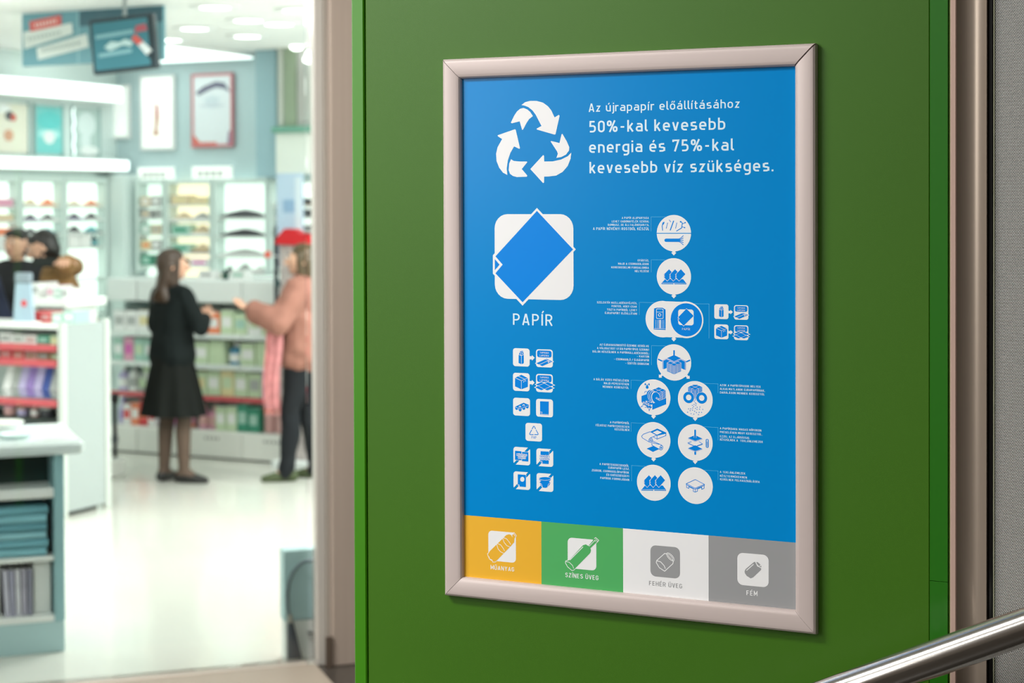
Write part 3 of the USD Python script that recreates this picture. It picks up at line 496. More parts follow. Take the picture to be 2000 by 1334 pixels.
caption(c4, [('A PAPÍR ALAPANYAGA', 355, 606, 131), ('LEHET GABONAFÉLÉK SZÁRAI,', 262, 610, 164), ('BAMBUSZ, DE ÁLLTALÁNOSAN FA,', 225, 610, 196), ('A PAPÍR NÖVÉNYI ROSTBÓL KÉSZÜL', 87, 610, 235, 25)], [(628, 247), (628, 113), (770, 113)])
caption(c4, [('GYÁRTÁS,', 503, 608, 527), ('MAJD A CSOMAGOLÁSOK', 322, 607, 559), ('KERESKEDELMI FORGALOMBA', 257, 607, 593), ('HELYEZÉSE', 476, 607, 627)], [(629, 628), (629, 512), (760, 514)])
caption(c4, [('SZELEKTÍV HUZLLADÉKGYŰJTÉS,', 124, 498, 921), ('FONTOS, HOGY CSAK', 261, 496, 955), ('TISZTA PAPÍRBÓL LEHET', 218, 496, 987), ('ÚJRAPAPÍRT ELŐÁLLÍTANI', 198, 497, 1019)], [(519, 1026), (519, 908), (660, 911)])
ink('leader_line', c4.line(3.4, (1030, 920), (1167, 923), (1167, 1243)), p_line)
caption(c5, [('AZ ÚJRAHASZNOSÍTÓ ÜZEMBE KERÜLVE', 123, 500, 65), ('A VÁLOGATÁST UTÁN PAPÍRTÍPUS SZERINT', 103, 502, 92), ('BÁLÁK KÉSZÜLNEK A PAPÍRHULLADÉKOKBÓL:', 69, 504, 119), ('- KARTON', 410, 502, 150), ('- CSOMAGOLÓ / ÚJSÁGPAPÍR', 234, 502, 175), ('- ÜDÍTŐS DOBOZOK', 321, 502, 205)], [(520, 208), (520, 59), (632, 62)], 16)
caption(c5, [('A BÁLÁK VIZES PRÉSELÉSEN', 76, 346, 330), ('MAJD PÉPESÍTÉSEN', 156, 346, 359), ('MENNEK KERESZTÜL', 146, 346, 386)], [(363, 391), (363, 323), (470, 328)], 16)
caption(c5, [('AZOK A PAPÍRTÍPUSOK MELYEK', 1044, 1357, 376), ('ALKALMATLANOK ÚJRAPAPÍRNAK,', 1044, 1390, 405), ('DARÁLÁSON MENNEK KERESZTÜL', 1044, 1386, 433)], [(1031, 422), (1031, 353), (915, 348)], 16)
caption(c5, [('A PAPÍRPÉPBŐL', 202, 351, 658), ('FÉLKÉSZ PAPÍRTEKERCSEK', 93, 352, 683), ('KÉSZÜLNEK', 238, 352, 711)], [(364, 719), (364, 650), (472, 656)], 16)
caption(c5, [('A PAPÍRDARA MAGAS HŐFOKON', 1044, 1362, 709), ('PRÉSELÉSEN MEGY KERESZTÜL,', 1044, 1369, 738), ('EZZEL AZ ELJÁRÁSSAL', 1044, 1271, 768), ('KÉSZÜLNEK A  TEKLÁNLEMEZEK', 1044, 1374, 796)], [(1031, 784), (1031, 687), (915, 680)], 16)
caption(c5, [('A PAPÍRTEKERCSEKBŐL', 122, 346, 981), ('ÚJRAPAPÍR LESZ,', 188, 352, 1007), ('ZSÁKOK, CSOMAGOLÓPAPÍROK', 62, 348, 1031), ('ÉS EGÉSZSÉGÜGYI', 175, 348, 1062), ('PAPÍROK FORMÁJÁBAN', 128, 349, 1088)], [(367, 1098), (367, 977), (480, 985)], 16)
caption(c5, [('A TEKLÁNLEMEZEK', 1044, 1239, 1041), ('KÉSZTERMÉKEKBEN', 1044, 1251, 1071), ('KERÜLNEK FELHASZNÁLÁSRA', 1044, 1349, 1101)], [(1031, 1090), (1031, 1020), (918, 1013)], 16)
# the four squares' signs
def bottle_sign(tl, body, strokes, mat, lb, extra=None):
    w = U(tl, *strokes) if extra is None else U(tl, extra)
    q = ink('bottle_sign', w, p_white, 2, label=lb); ink('drawing', body.difference(U(*strokes)), mat, 3, q)
z = i6
pet = z.poly((200, 440), (455, 190), (500, 180), (540, 200), (572, 158), (602, 205), (575, 245), (572, 300), (520, 360), (290, 595), (250, 598), (235, 565), (205, 555), (195, 515), (172, 490), (178, 460))
pst = [z.line(9, (410, 232), (455, 245), (500, 300), (520, 335)), z.line(9, (398, 240), (420, 300), (460, 350), (510, 372)), z.line(9, (320, 318), (370, 340), (410, 395), (428, 430)), z.line(9, (308, 330), (330, 400), (370, 445), (415, 465)), z.line(9, (530, 190), (545, 220)), z.line(8, (560, 170), (590, 210)), z.line(9, (548, 160), (572, 156), (606, 203), (585, 232)), z.line(9, (196, 445), (172, 475), (180, 510), (195, 520), (200, 550), (240, 566), (250, 598), (290, 598), (312, 576))]
bottle_sign(z.rrect(184, 598, 140, 592, 62), pet, pst, p_yel, 'tile with a plastic bottle')
gb = z.poly((1380, 575), (1605, 345), (1650, 332), (1690, 358), (1700, 340), (1780, 245), (1800, 232), (1840, 275), (1815, 305), (1722, 390), (1728, 440), (1700, 480), (1470, 715), (1440, 722), (1380, 670), (1345, 610), (1345, 585))
gst = [z.line(12, (1408, 568), (1608, 368)), z.line(10, (1698, 360), (1790, 268)), z.line(10, (1775, 245), (1798, 230), (1842, 272), (1820, 300)), z.line(9, (1795, 250), (1825, 290)), z.line(8, (1780, 262), (1800, 292)), z.line(10, (1395, 565), (1345, 582), (1342, 610), (1375, 670), (1440, 725), (1470, 718)), z.line(9, (1350, 592), (1400, 600), (1450, 650), (1466, 695)), z.line(9, (1600, 345), (1395, 565)), z.line(9, (1470, 718), (1722, 462), (1730, 420), (1722, 392), (1830, 290))]
bottle_sign(z.rrect(1376, 1806, 246, 708, 68), gb, gst, p_grn, 'tile with a glass bottle')
z = i7
q = ink('jar_sign', z.rrect(146, 558, 192, 626, 78), p_gry, 2, label='grey tile with a jar')
rimo, rimi = z.ell(425, 340, 34, 76, -.74), z.ell(425, 340, 17, 58, -.74)
jl = lambda *p: z.line(11, *p)
ink('drawing', U(rimo.difference(z.ell(425, 340, 25, 67, -.74)), rimi.difference(z.ell(425, 340, 9, 50, -.74)), jl((380, 300), (345, 292), (235, 390), (228, 420), (270, 490), (345, 540), (460, 435), (466, 400), (448, 385)), jl((238, 395), (290, 410), (340, 465), (355, 505))), p_white, 3, q)
q = ink('can_sign', z.rrect(1358, 1796, 297, 748, 80), p_white, 2, label='white tile with a drinks can')
can = U(z.poly((1460, 540), (1475, 510), (1590, 412), (1612, 408), (1640, 470), (1690, 500), (1690, 520), (1580, 625), (1545, 640), (1490, 605), (1465, 570)), z.ell(1660, 447, 14, 48, -.75))
ink('drawing', can.difference(U(z.line(13, (1485, 530), (1585, 442)), z.line(9, (1610, 408), (1640, 470), (1695, 492)), z.circ(1678, 462, 9))), p_gry, 3, q)
ink('square_title', i6.text('MŰANYAG', 218, 572, 724, 62, .15), p_white, 2); ink('square_title', i6.text('SZÍNES ÜVEG', 1340, 1838, 846, 66, .15), p_white, 2)
ink('square_title', i7.text('FEHÉR ÜVEG', 127, 588, 758, 62, .13), p_gry, 2); ink('square_title', i7.text('FÉM', 1485, 1640, 880, 66, .15), p_white, 2)
# ------------------------------------------------------------------ the shop: ceiling, walls, lit signs
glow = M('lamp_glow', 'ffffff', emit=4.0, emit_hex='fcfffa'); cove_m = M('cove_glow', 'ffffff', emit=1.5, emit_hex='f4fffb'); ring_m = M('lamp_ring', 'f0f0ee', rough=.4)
def copy(src, loc, rotz=None, label=None, scale=None, group=None):
    name = re.sub(r'_\d{3}$', '', src.path.rsplit('/', 1)[1]); path = '/World/' + numbered('/World', name); p = stage.DefinePrim(path, 'Xform')
    p.GetReferences().AddInternalReference(src.path); p.SetInstanceable(True)
    x = UsdGeom.Xformable(p)
    for a, v in (('xformOp:translate', Gf.Vec3d(*map(float, loc))), ('xformOp:rotateZ', None if rotz is None else float(rotz))):
        if v is not None: p.CreateAttribute(a, Sdf.ValueTypeNames.Double3 if 'tr' in a else Sdf.ValueTypeNames.Float).Set(v)
    if scale is not None: p.CreateAttribute('xformOp:scale', Sdf.ValueTypeNames.Float3).Set(Gf.Vec3f(*scale))
    tag(p, label, None, group); return path
# recessed downlights
dl = None
for px, py in ((420, 12), (582, 18), (380, 54), (485, 38), (545, 45), (483, 69), (330, 76), (30, 100), (119, 104)):
    q = onZ(px, py, 3.2)
    if q[1] > 9.2 or q[0] < -9.3: q = np.array([max(q[0], -9.2), min(q[1], 9.0), 3.2])
    lab = 'round glowing ceiling downlight ' + {420: 'at the top edge, nearest the teal column on its left', 582: 'at the top edge beside the post', 380: 'second row, left of the teal column', 485: 'touching the teal column, upper of its pair', 545: 'just right of the teal column', 483: 'touching the teal column, lower of its pair', 330: 'just right of the hanging screen', 30: 'under the left end of the hanging banner', 119: 'under the middle of the hanging banner'}[px]
    if dl is None:
        dl = T('downlight', lab, 'ceiling light', loc=(*q[:2], 3.2), group='downlights in the shop ceiling')
        dl.add('rim', move(lathe([(.095, 0), (.14, 0), (.15, .004), (.15, .012), (.095, .012), (.095, 0)], 28, caps=False), (0, 0, -.0125)), ring_m, smooth=40)
        dl.add('lens', move(lathe([(.001, 0), (.09, 0), (.094, .006), (.001, .006)], 28), (0, 0, -.011)), glow, smooth=40)
    else: copy(dl, (*q[:2], 3.2), None, lab)
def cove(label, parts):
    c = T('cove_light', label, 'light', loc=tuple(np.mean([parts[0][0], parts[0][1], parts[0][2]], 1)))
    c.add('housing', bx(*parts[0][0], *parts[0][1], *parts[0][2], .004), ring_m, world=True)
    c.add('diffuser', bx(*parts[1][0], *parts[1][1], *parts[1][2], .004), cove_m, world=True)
cove('broad glowing panel standing in for cove light on the shop ceiling above the back posters', (((-9.2, -7.98), (8.0, 9.3), (3.17, 3.199)), ((-9.18, -8.0), (8.02, 9.28), (3.155, 3.169))))  # glowing panel stands in for ceiling lit by the cove
cove('long glowing light box above the posters on the left shop wall', (((-9.479, -9.33), (7.2, 9.28), (2.835, 2.98)), ((-9.329, -9.30), (7.22, 9.27), (2.845, 2.97))))
cove('narrow glowing light box under the posters on the left shop wall', (((-9.479, -9.30), (7.2, 9.33), (2.265, 2.365)), ((-9.299, -9.27), (7.22, 9.32), (2.275, 2.355))))
# posters on the left wall, between the light boxes
def lw(px, py): q = onX(px, py, -9.45); return q[1], q[2]
cream = M('poster_cream', 'ece8d8', rough=.35); aqua = M('poster_aqua', '7fd2d0', rough=.35); pale = M('poster_pale', 'dfeceb', rough=.35); pale_gl = M('poster_lit', 'fbfbf8', rough=.35, emit=.35)
def lposter(label, x0, x1, mat, spots, name='wall_poster'):
    ya, za = lw(x0, 212); yb, zb2 = lw(x1, 308); c = T(name, label, 'poster', loc=(-9.46, (ya + yb) / 2, 2.4))
    c.add('panel', bx(-9.479, -9.462, ya, yb, 2.4, 2.78, .002), mat, world=True)
    c.add('frame', cat(bx(-9.479, -9.455, ya - .02, ya - .001, 2.38, 2.795), bx(-9.479, -9.455, yb + .001, yb + .02, 2.38, 2.795)), M('pframe_grey', '9fbab8', rough=.4), world=True)
    for kf, (nm, u, v, a, b, m) in enumerate(spots):                        # figures on the print
        g = Polygon([(ya + (yb - ya) * u + (yb - ya) * a * math.cos(k), 2.4 + .38 * v + .38 * b * math.sin(k)) for k in np.linspace(0, 2 * np.pi, 20)[:-1]])
        v_, f_ = trimesh.creation.triangulate_polygon(g, engine='earcut'); c.add(nm, (np.c_[np.full(len(v_), -9.4612 + .0008 * kf), v_], f_), m, world=True, smooth=False)
skin_p = M('print_skin', 'd9b7a5', rough=.4); red_p = M('print_red', 'd05f58', rough=.4); ink_p = M('print_ink', '5b6266', rough=.4); or_p = M('print_orange', 'd9a68a', rough=.4); mint_p = M('print_mint', 'b5ecea', rough=.4); white_p = M('print_chalk', 'f0f4f2', rough=.4)
lposter('cream poster with a small dark and red figure, leftmost on the left shop wall', -40, 57, cream, [('figure', .62, .75, .09, .1, ink_p), ('figure', .7, .72, .06, .08, red_p), ('figure', .6, .35, .1, .12, or_p), ('figure', .35, .9, .3, .1, white_p)])
lposter('bright turquoise poster in the middle of the left shop wall', 72, 124, aqua, [('figure', .5, .42, .42, .1, mint_p), ('figure', .5, .35, .22, .14, white_p), ('figure', .5, .7, .45, .2, M('aqua2', '66cdcc', rough=.4))])
lposter('pale poster with a blurred face, nearest the corner of the left shop wall', 147, 196, M('poster_grey', 'b9cfca', rough=.4), [('figure', .5, .66, .36, .27, pale), ('figure', .45, .3, .2, .18, pale), ('figure', .6, .1, .38, .1, white_p)])
lt = obj('light_tube', tube([(-9.43, lw(140, 210)[0] + .01 * math.sin(k * 2.2), 2.39 + .39 * k / 9) for k in range(10)], .006, 8), cove_m, 'thin wavy white glowing strand between two posters on the left shop wall', 'light tube')  # thin wavy white strand with an emissive material
# lit posters on the back wall
def bposter(name, label, x0, x1, y0, y1, mat, cat_='poster', fr_=None, Y=9.41, d=.03):
    a, b = onY(x0, (y0 + y1) / 2, Y - d), onY(x1, (y0 + y1) / 2, Y - d); z0, z1 = onY((x0 + x1) / 2, y1, Y - d)[2], onY((x0 + x1) / 2, y0, Y - d)[2]
    c = T(name, label, cat_, loc=((a[0] + b[0]) / 2, Y, z0)); t_ = .022 if fr_ else 0
    if fr_: c.add('frame', cat(bx(a[0], b[0], Y - d, Y, z0, z0 + t_), bx(a[0], b[0], Y - d, Y, z1 - t_, z1), bx(a[0], a[0] + t_, Y - d, Y, z0 + t_, z1 - t_), bx(b[0] - t_, b[0], Y - d, Y, z0 + t_, z1 - t_)), fr_, world=True)
    c.add('panel', bx(a[0] + t_, b[0] - t_, Y - d + .006, Y, z0 + t_, z1 - t_, .002), mat, world=True)
    S = lambda u, v: (a[0] + (b[0] - a[0]) * u, z0 + (z1 - z0) * v)
    def draw(nm, pts, m, k=1, buf=.004): c.add(nm, flat(Polygon([S(*p) for p in pts]).buffer(buf).buffer(0), Y - d + (.006 if True else 0) - .0008 * k, c.loc), m, smooth=False)
    return c, draw
bposter('light_box', 'narrow plain white light box next to the corner on the back shop wall', 216, 252, 166, 271, pale_gl, 'light box', ring_m)
c, dr = bposter('light_box', 'tall white light box with a slim red and orange figure on the back wall', 273, 339, 147, 293, pale_gl, 'light box', ring_m)
dr('figure', [(.46, .62), (.52, .6), (.55, .42), (.5, .28), (.55, .2), (.38, .2), (.44, .3), (.45, .45)], or_p); dr('figure', [(.47, .6), (.51, .6), (.54, .5), (.49, .42)], red_p, 2)
c, dr = bposter('wall_poster', 'red framed poster of a close-up eye and brow on the back shop wall', 373, 454, 143, 287, M('poster_face', 'e3e8ec', rough=.35), 'poster', M('frame_red', 'cf8187', rough=.4))
dr('brow', [(.12, .74), (.3, .82), (.6, .88), (.8, .86), (.93, .74), (.8, .79), (.6, .81), (.4, .77), (.18, .71)], M('print_brow', '6c6a80', rough=.4)); dr('eye', [(.3, .64), (.5, .7), (.7, .66), (.62, .6), (.4, .59)], M('print_iris', 'cfd9e0', rough=.4), 2)
dr('shade', [(.2, .56), (.5, .6), (.8, .56), (.5, .53)], M('print_lid', 'cdd5dd', rough=.4), 3); dr('corner_print', [(.0, .0), (.62, .0), (.6, .06), (.2, .06), (.08, .14), (.0, .2)], M('print_coral', 'd9705f', rough=.4)); dr('side_print', [(.86, .0), (.99, .0), (.99, .24), (.9, .2)], M('print_plum', '8d7894', rough=.4))
sign_m = M('lit_sign', 'f6f6f0', rough=.4, emit=.45); grey_print = M('grey_print', 'b9bdb8', rough=.5)
for i, (x0, x1, y0, y1) in enumerate(((268, 336, 327, 356), (374, 450, 325, 353), (503, 546, 333, 352))):
    c, dr = bposter('category_sign', ['white lit sign over the shelves left of the warm-lit bay', 'white lit sign over the shelves with dark long goods', 'small white lit sign over the narrow right-hand shelves'][i], x0, x1, y0, y1, sign_m, 'sign', None, 9.395, .04)
    for k in range(4): dr('blurred_letter', [(.16 + .17 * k, .34), (.27 + .17 * k, .34), (.27 + .17 * k, .66), (.16 + .17 * k, .66)], grey_print, 1, .002)
a, b = onY(498, 200, 9.05), onY(540, 200, 9.05)
obj('trim_5', bx(a[0], b[0], 9.05, 9.42, 2.2, 3.2, .01), M('teal_column', '9dbfc9', rough=.35), kind='structure')
a = onY(207, 400, 9.15); b = onY(245, 400, 9.15)
obj('trim_6', bx(a[0] + .01, b[0] - .01, 9.15, 9.42, 0, 2.24, .01), teal_lt, kind='structure')
# glazed cabinet at the right, with its slanting dark rail and green ledge
cab = T('glazed_cabinet', 'tall grey glazed cabinet with a green ledge and slanting dark top rail beside the post', 'cabinet', loc=(-7.4, 9.2, 0))
def pz(x, y, Y=9.0): q = onY(x, y, Y); return q[0], q[2]
pts = [pz(541, 68), pz(625, 26), pz(625, 250), pz(541, 250)]
g = Polygon(pts); v, f = extrude(g, .03, 'y'); cab.add('glass', (v + [0, 9.02, 0], f), M('cab_glass', 'bcc5be', rough=.08, spec=.9), world=True, smooth=False)
cab.add('top_rail', tube([(*[pz(536, 70)[0]], 9.0, pz(536, 70)[1]), (pz(628, 24)[0], 9.0, pz(628, 24)[1])], .012, 10), M('rail_dark', '5f6664', rough=.4), world=True)
for x0, x1, m in ((541, 552, 'c6cbc2'), (553, 578, '98a890'), (580, 596, 'b8b8b4')): p0, p1 = pz(x0, 90), pz(x1, 246); cab.add('inner_panel', bx(p0[0], p1[0], 9.006, 9.016, p1[1], p0[1], .002), M('cabp' + m, m, rough=.3), world=True)
p0, p1 = pz(538, 248), pz(622, 258); cab.add('ledge', bx(p0[0], p1[0], 8.94, 9.03, p1[1], p0[1], .003), M('ledge_green', '6ea693', rough=.4), world=True)
p0, p1 = pz(541, 259), pz(622, 340); cab.add('lower_panel', bx(p0[0], p1[0], 8.98, 9.03, p1[1], p0[1], .004), M('cab_white', 'e4eae2', rough=.4), world=True)
cab.add('body', bx(p0[0], p1[0], 9.05, 9.41, 2.24, 3.1, .004), M('cab_body', 'c9d5d1', rough=.5), world=True)
for x_, y_, s in ((579, 86, .05), (603, 112, .045)):  # glowing bulbs stand in for lamps reflected in the cabinet glass
    q = onY(x_, y_, 8.9); pl_ = T('pendant_lamp', ['pear-shaped glowing bulb for a lamp reflection in the glazed cabinet, upper of two', 'glowing bulb for a lamp reflection close to the post, lower of two'][x_ > 590], 'lamp', loc=(q[0], 8.9, q[2] - s))
    pl_.add('bulb', lathe([(.001, 0), (s * .8, .01), (s * .95, s * .6), (s * .6, s * 1.4), (s * .25, s * 2.0), (.01, s * 2.1)], 18), glow, smooth=60); pl_.add('cord', tube([(0, 0, s * 2.1), (0, 0, 3.2 - q[2] + s)], .002, 6), ring_m)
# hanging sign with a screen in front
SG = 6.1; a0, a1 = onY(42, 27, SG), onY(318, 10, SG); b0 = onY(42, 130, SG)
sg = T('hanging_sign', 'teal hanging banner with a red tag and two white strips, under the ceiling', 'sign', loc=((a0[0] + a1[0]) / 2, SG, b0[2]))
z0, z1 = b0[2], (a0[2] + a1[2]) / 2
sg.add('board', bx(a0[0], a1[0], SG, SG + .03, z0, z1, .004), M('sign_teal', '6a9fab', rough=.4), world=True)
sg.add('seam', bx(onY(151, 70, SG)[0], onY(154, 70, SG)[0], SG - .0015, SG + .001, z0, z1, 0), M('sign_seam', '8fb9c2', rough=.4), world=True)
sg.add('header_strip', bx(onY(155, 20, SG)[0], a1[0], SG - .001, SG, z1 - .1, z1 - .005, 0), M('sign_teal_dk', '36606d', rough=.4), world=True)
def quad(T_, nm, Y, pts, m, off=.003):
    g = Polygon([(onY(x_, y_, Y)[0], onY(x_, y_, Y)[2]) for x_, y_ in pts]); return T_.add(nm, flat(g, Y - off, T_.loc), m, smooth=False)
q1 = quad(sg, 'red_tag', SG, [(58, 42), (120, 29), (121, 49), (60, 62)], M('tag_red', 'd9605c', rough=.45), .004)
q2 = quad(sg, 'white_strip', SG, [(46, 63), (141, 45), (143, 66), (48, 96)], M('strip_white', 'dfe6e1', rough=.5)); q3 = quad(sg, 'white_strip', SG, [(72, 94), (170, 66), (174, 92), (75, 117)], M('strip_white', ''))
def blurletters(parent_, x0, y0, x1, y1, n_, h, m):
    for k in range(n_):
        u = (k + .15) / n_; w_ = .6 / n_; pa = (x0 + (x1 - x0) * u, y0 + (y1 - y0) * u); pb = (x0 + (x1 - x0) * (u + w_), y0 + (y1 - y0) * (u + w_))
        g = Polygon([(onY(x_, y_, SG)[0], onY(x_, y_, SG)[2]) for x_, y_ in ((pa[0], pa[1] - h), (pb[0], pb[1] - h), pb, pa)]); sg.add('blurred_letter', flat(g, SG - .0055, sg.loc), m, parent_, smooth=False)
blurletters(q1, 68, 54, 113, 44, 7, 7, M('tag_letters', 'f1d6cf', rough=.5)); blurletters(q2, 54, 80, 122, 66, 9, 6, M('strip_letters', 'aebcb9', rough=.5)); blurletters(q3, 82, 103, 160, 87, 8, 8, MATS['strip_letters'])
for x_ in (70, 290): q = onY(x_, 10, SG); sg.add('wire', tube([(q[0], SG + .015, z1), (q[0], SG + .015, 3.2)], .003, 6), ring_m, world=True)
# the tilted screen
mc = onY(240, 86, 5.75); mon = T('hanging_screen', 'tilted black-framed hanging screen showing a red lipstick, in front of the banner', 'screen', loc=tuple(mc), rotz=14)
k_ = (mc - EYE) @ FW / FPX; W2, H2 = 64 * k_ * 1.06, 54 * k_
bez = M('bezel_black', '23343c', rough=.3)
def tl(m): return rot(m, -5, (0, 1, 0))
mon.add('housing', tl(bx(-W2, W2, .0, .05, -H2, H2, .008)), bez)
scr = mon.add('display', tl(bx(-W2 * .90, W2 * .80, -.003, .004, -H2 * .86, H2 * .86, .001)), M('screen_teal', '4a7f8c', rough=.6, spec=.1, emit=.05, emit_hex='6fb0bb'))
def mflat(pts, m, nm, k=1): g = Polygon([(x_ * W2, y_ * H2) for x_, y_ in pts]).buffer(.003); mon.add(nm, tl((lambda v, f: (np.c_[v[:, 0], np.full(len(v), -.004 - .001 * k), v[:, 1]], f))(*trimesh.creation.triangulate_polygon(g, engine='earcut'))), m, scr, smooth=False)
sl = M('screen_pale', 'b9d3d3', rough=.4, emit=.08); mflat([(-.55, -.05), (-.35, .12), (-.1, .05), (.1, .15), (.3, .02), (.25, -.1), (.0, -.02), (-.4, -.18)], sl, 'moustache_mark')
mflat([(-.8, .3), (.35, .36), (.35, .46), (-.8, .4)], M('screen_line', '84b2bb', rough=.4, emit=.08), 'text_line'); mflat([(-.75, -.38), (.25, -.32), (.25, -.22), (-.75, -.28)], M('screen_line', ''), 'text_line')
mflat([(.42, .38), (.78, .4), (.74, .62), (.46, .58)], M('screen_red', 'b0555f', rough=.4, emit=.08), 'lip_print'); mflat([(.3, .15), (.42, .28), (.62, .0), (.48, -.1)], M('screen_red2', 'd05a52', rough=.4, emit=.08), 'lipstick_tip'); mflat([(.48, -.1), (.62, .0), (.88, -.36), (.72, -.5)], M('screen_silver', 'cfd6d6', rough=.4, emit=.2), 'lipstick_tube'); mflat([(.72, -.5), (.88, -.36), (.97, -.5), (.82, -.66)], bez, 'lipstick_base')
mon.add('mount', tube([(0, .03, H2 * .9), (0, .03, 3.2 - mc[2])], .012, 10), M('mount_grey', '9aa3a3', rough=.5))

# ------------------------------------------------------------------ shelving
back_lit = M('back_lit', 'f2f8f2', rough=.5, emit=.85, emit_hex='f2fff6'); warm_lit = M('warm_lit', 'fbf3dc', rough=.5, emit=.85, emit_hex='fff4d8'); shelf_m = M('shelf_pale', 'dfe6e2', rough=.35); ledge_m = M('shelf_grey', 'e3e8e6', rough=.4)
mint_s = M('bay_mint', 'd2e2dd', rough=.45); red_rail = M('price_red', 'c9555c', rough=.4); plinth_m = M('plinth_white', 'eaeae4', rough=.3); kick = M('kick_black', '1c1c1c', rough=.5)
LOWZ = (.973, .733, .486)
def wall_unit(label, x0, x1, rows, lit, rails=('w', 'w', 'r'), xl=None):
    c = T('wall_shelf', label, 'shelving unit', loc=((x0 + x1) / 2, 9.2, 0)); a = lambda *q, **k: c.add(*q, world=True, **k); g = .004
    a('back_panel', bx(x0 + g, x1 - g, 9.36, 9.40, 1.4, 2.2), lit); a('low_back_panel', bx(x0 + g, x1 - g, 9.36, 9.40, .22, 1.21), M('low_back', 'a9b5ae', rough=.5))
    for s in (0, 1): X = x0 + g if s == 0 else x1 - g - .03; a('side_panel', bx(X, X + .025, 9.22, 9.36, 1.43, 2.2), mint_s)
    a('top_panel', bx(x0 + .03, x1 - .03, 9.22, 9.36, 2.16, 2.2), mint_s)
    for z_ in rows: a('shelf', bx(x0 + .03, x1 - .03, 9.22, 9.36, z_ - .014, z_, .002), shelf_m)
    a('counter_ledge', bx(x0 + g, x1 - g, 8.84, 9.36, 1.22, 1.40, .01), ledge_m)
    for z_, r in zip(LOWZ, rails):
        sp = a('shelf', bx(x0 + g, x1 - g, 8.86, 9.36, z_ - .02, z_, .002), shelf_m)
        a('price_rail', bx(x0 + g, x1 - g, 8.845, 8.859, z_ - .035, z_ + .005, .002), red_rail if r == 'r' else shelf_m, parent=sp)
    a('plinth', bx(x0 + g, x1 - g, 8.83, 9.36, .012, .215, .006), plinth_m); a('kick_strip', bx(x0 + g, x1 - g, 8.845, 9.36, 0, .012, 0), kick)
    if x1 > -8.2:
        for k in range(4): a('plinth_mark', bx(x0 + (x1 - x0) * (.36 + .07 * k), x0 + (x1 - x0) * (.4 + .07 * k), 8.8285, 8.8302, .15, .17, 0), M('mark_grey', '8f908c', rough=.5))
B = [(-9.14, -8.835, (1.98, 1.88, 1.75, 1.62, 1.49), back_lit, 'shelving bay with pale goods at the left end of the back wall'), (-8.835, -8.365, (1.99, 1.86, 1.74, 1.60, 1.49), warm_lit, 'warm-lit shelving bay behind the woman in black'),
     (-8.365, -7.83, (1.885, 1.735, 1.575, 1.435), back_lit, 'brightly lit shelving bay with dark long goods, right of the woman in black'), (-7.83, -7.25, (1.98, 1.89, 1.74, 1.60, 1.47), back_lit, 'narrow shelving bay behind the red-topped stand')]
for x0, x1, rows, lit, lb in B: wall_unit(lb, x0, x1, rows, lit)
LWB = [(7.52, 8.085, 'shelving bay on the left shop wall, at the picture edge'), (8.095, 8.60, 'brightly lit shelving bay on the left wall behind the bending staff'), (8.61, 9.14, 'brightly lit shelving bay nearest the corner on the left wall')]
for y0, y1, lb in LWB:
    c = T('wall_shelf', lb, 'shelving unit', loc=(-9.4, (y0 + y1) / 2, 0)); a = lambda *q, **k: c.add(*q, world=True, **k)
    a('back_panel', bx(-9.478, -9.45, y0, y1, .1, 2.22), back_lit)
    for s in (y0, y1 - .03): a('side_panel', bx(-9.45, -9.355, s, s + .03, 0, 2.22), mint_s)
    a('top_panel', bx(-9.45, -9.355, y0 + .03, y1 - .03, 2.17, 2.22), mint_s)
    for z_ in (1.98, 1.87, 1.76, 1.65, 1.4, 1.1, .7, .3): a('shelf', bx(-9.45, -9.36, y0 + .03, y1 - .03, z_ - .015, z_, .002), shelf_m)
# far gondola with red price rails; its pale end panel faces the aisle
gd = T('gondola', 'aisle gondola with red price rails and packets, behind a pale end panel', 'shelving unit', loc=(-7.95, 6.5, 0)); a = lambda *q, **k: gd.add(*q, world=True, **k)
a('back_panel', bx(-8.6, -7.47, 6.66, 6.70, .05, 1.2), M('gondola_back', 'd5dcd8', rough=.5)); a('base', bx(-8.6, -7.47, 6.32, 6.66, .0, .62, .004), M('gondola_dark', '2b332f', rough=.5))
for z_ in (1.09, .99, .735):
    sp = a('shelf', bx(-8.6, -7.47, 6.32, 6.66, z_ - .02, z_, .002), shelf_m); a('price_rail', bx(-8.6, -7.5, 6.30, 6.319, z_ - .035, z_ + .01, .003), red_rail, parent=sp)
a('top_shelf', bx(-8.6, -7.47, 6.28, 6.70, 1.2, 1.225, .004), shop_white)
for y_ in (6.27, 6.70): a('end_post', bx(-7.465, -7.425, y_, y_ + .05, 0, 1.245, .004), M('end_post', 'c6cbc4', rough=.35))
a('end_panel', bx(-7.455, -7.435, 6.322, 6.698, .03, 1.23, .003), M('end_panel', 'a6adab', rough=.22, spec=.6))
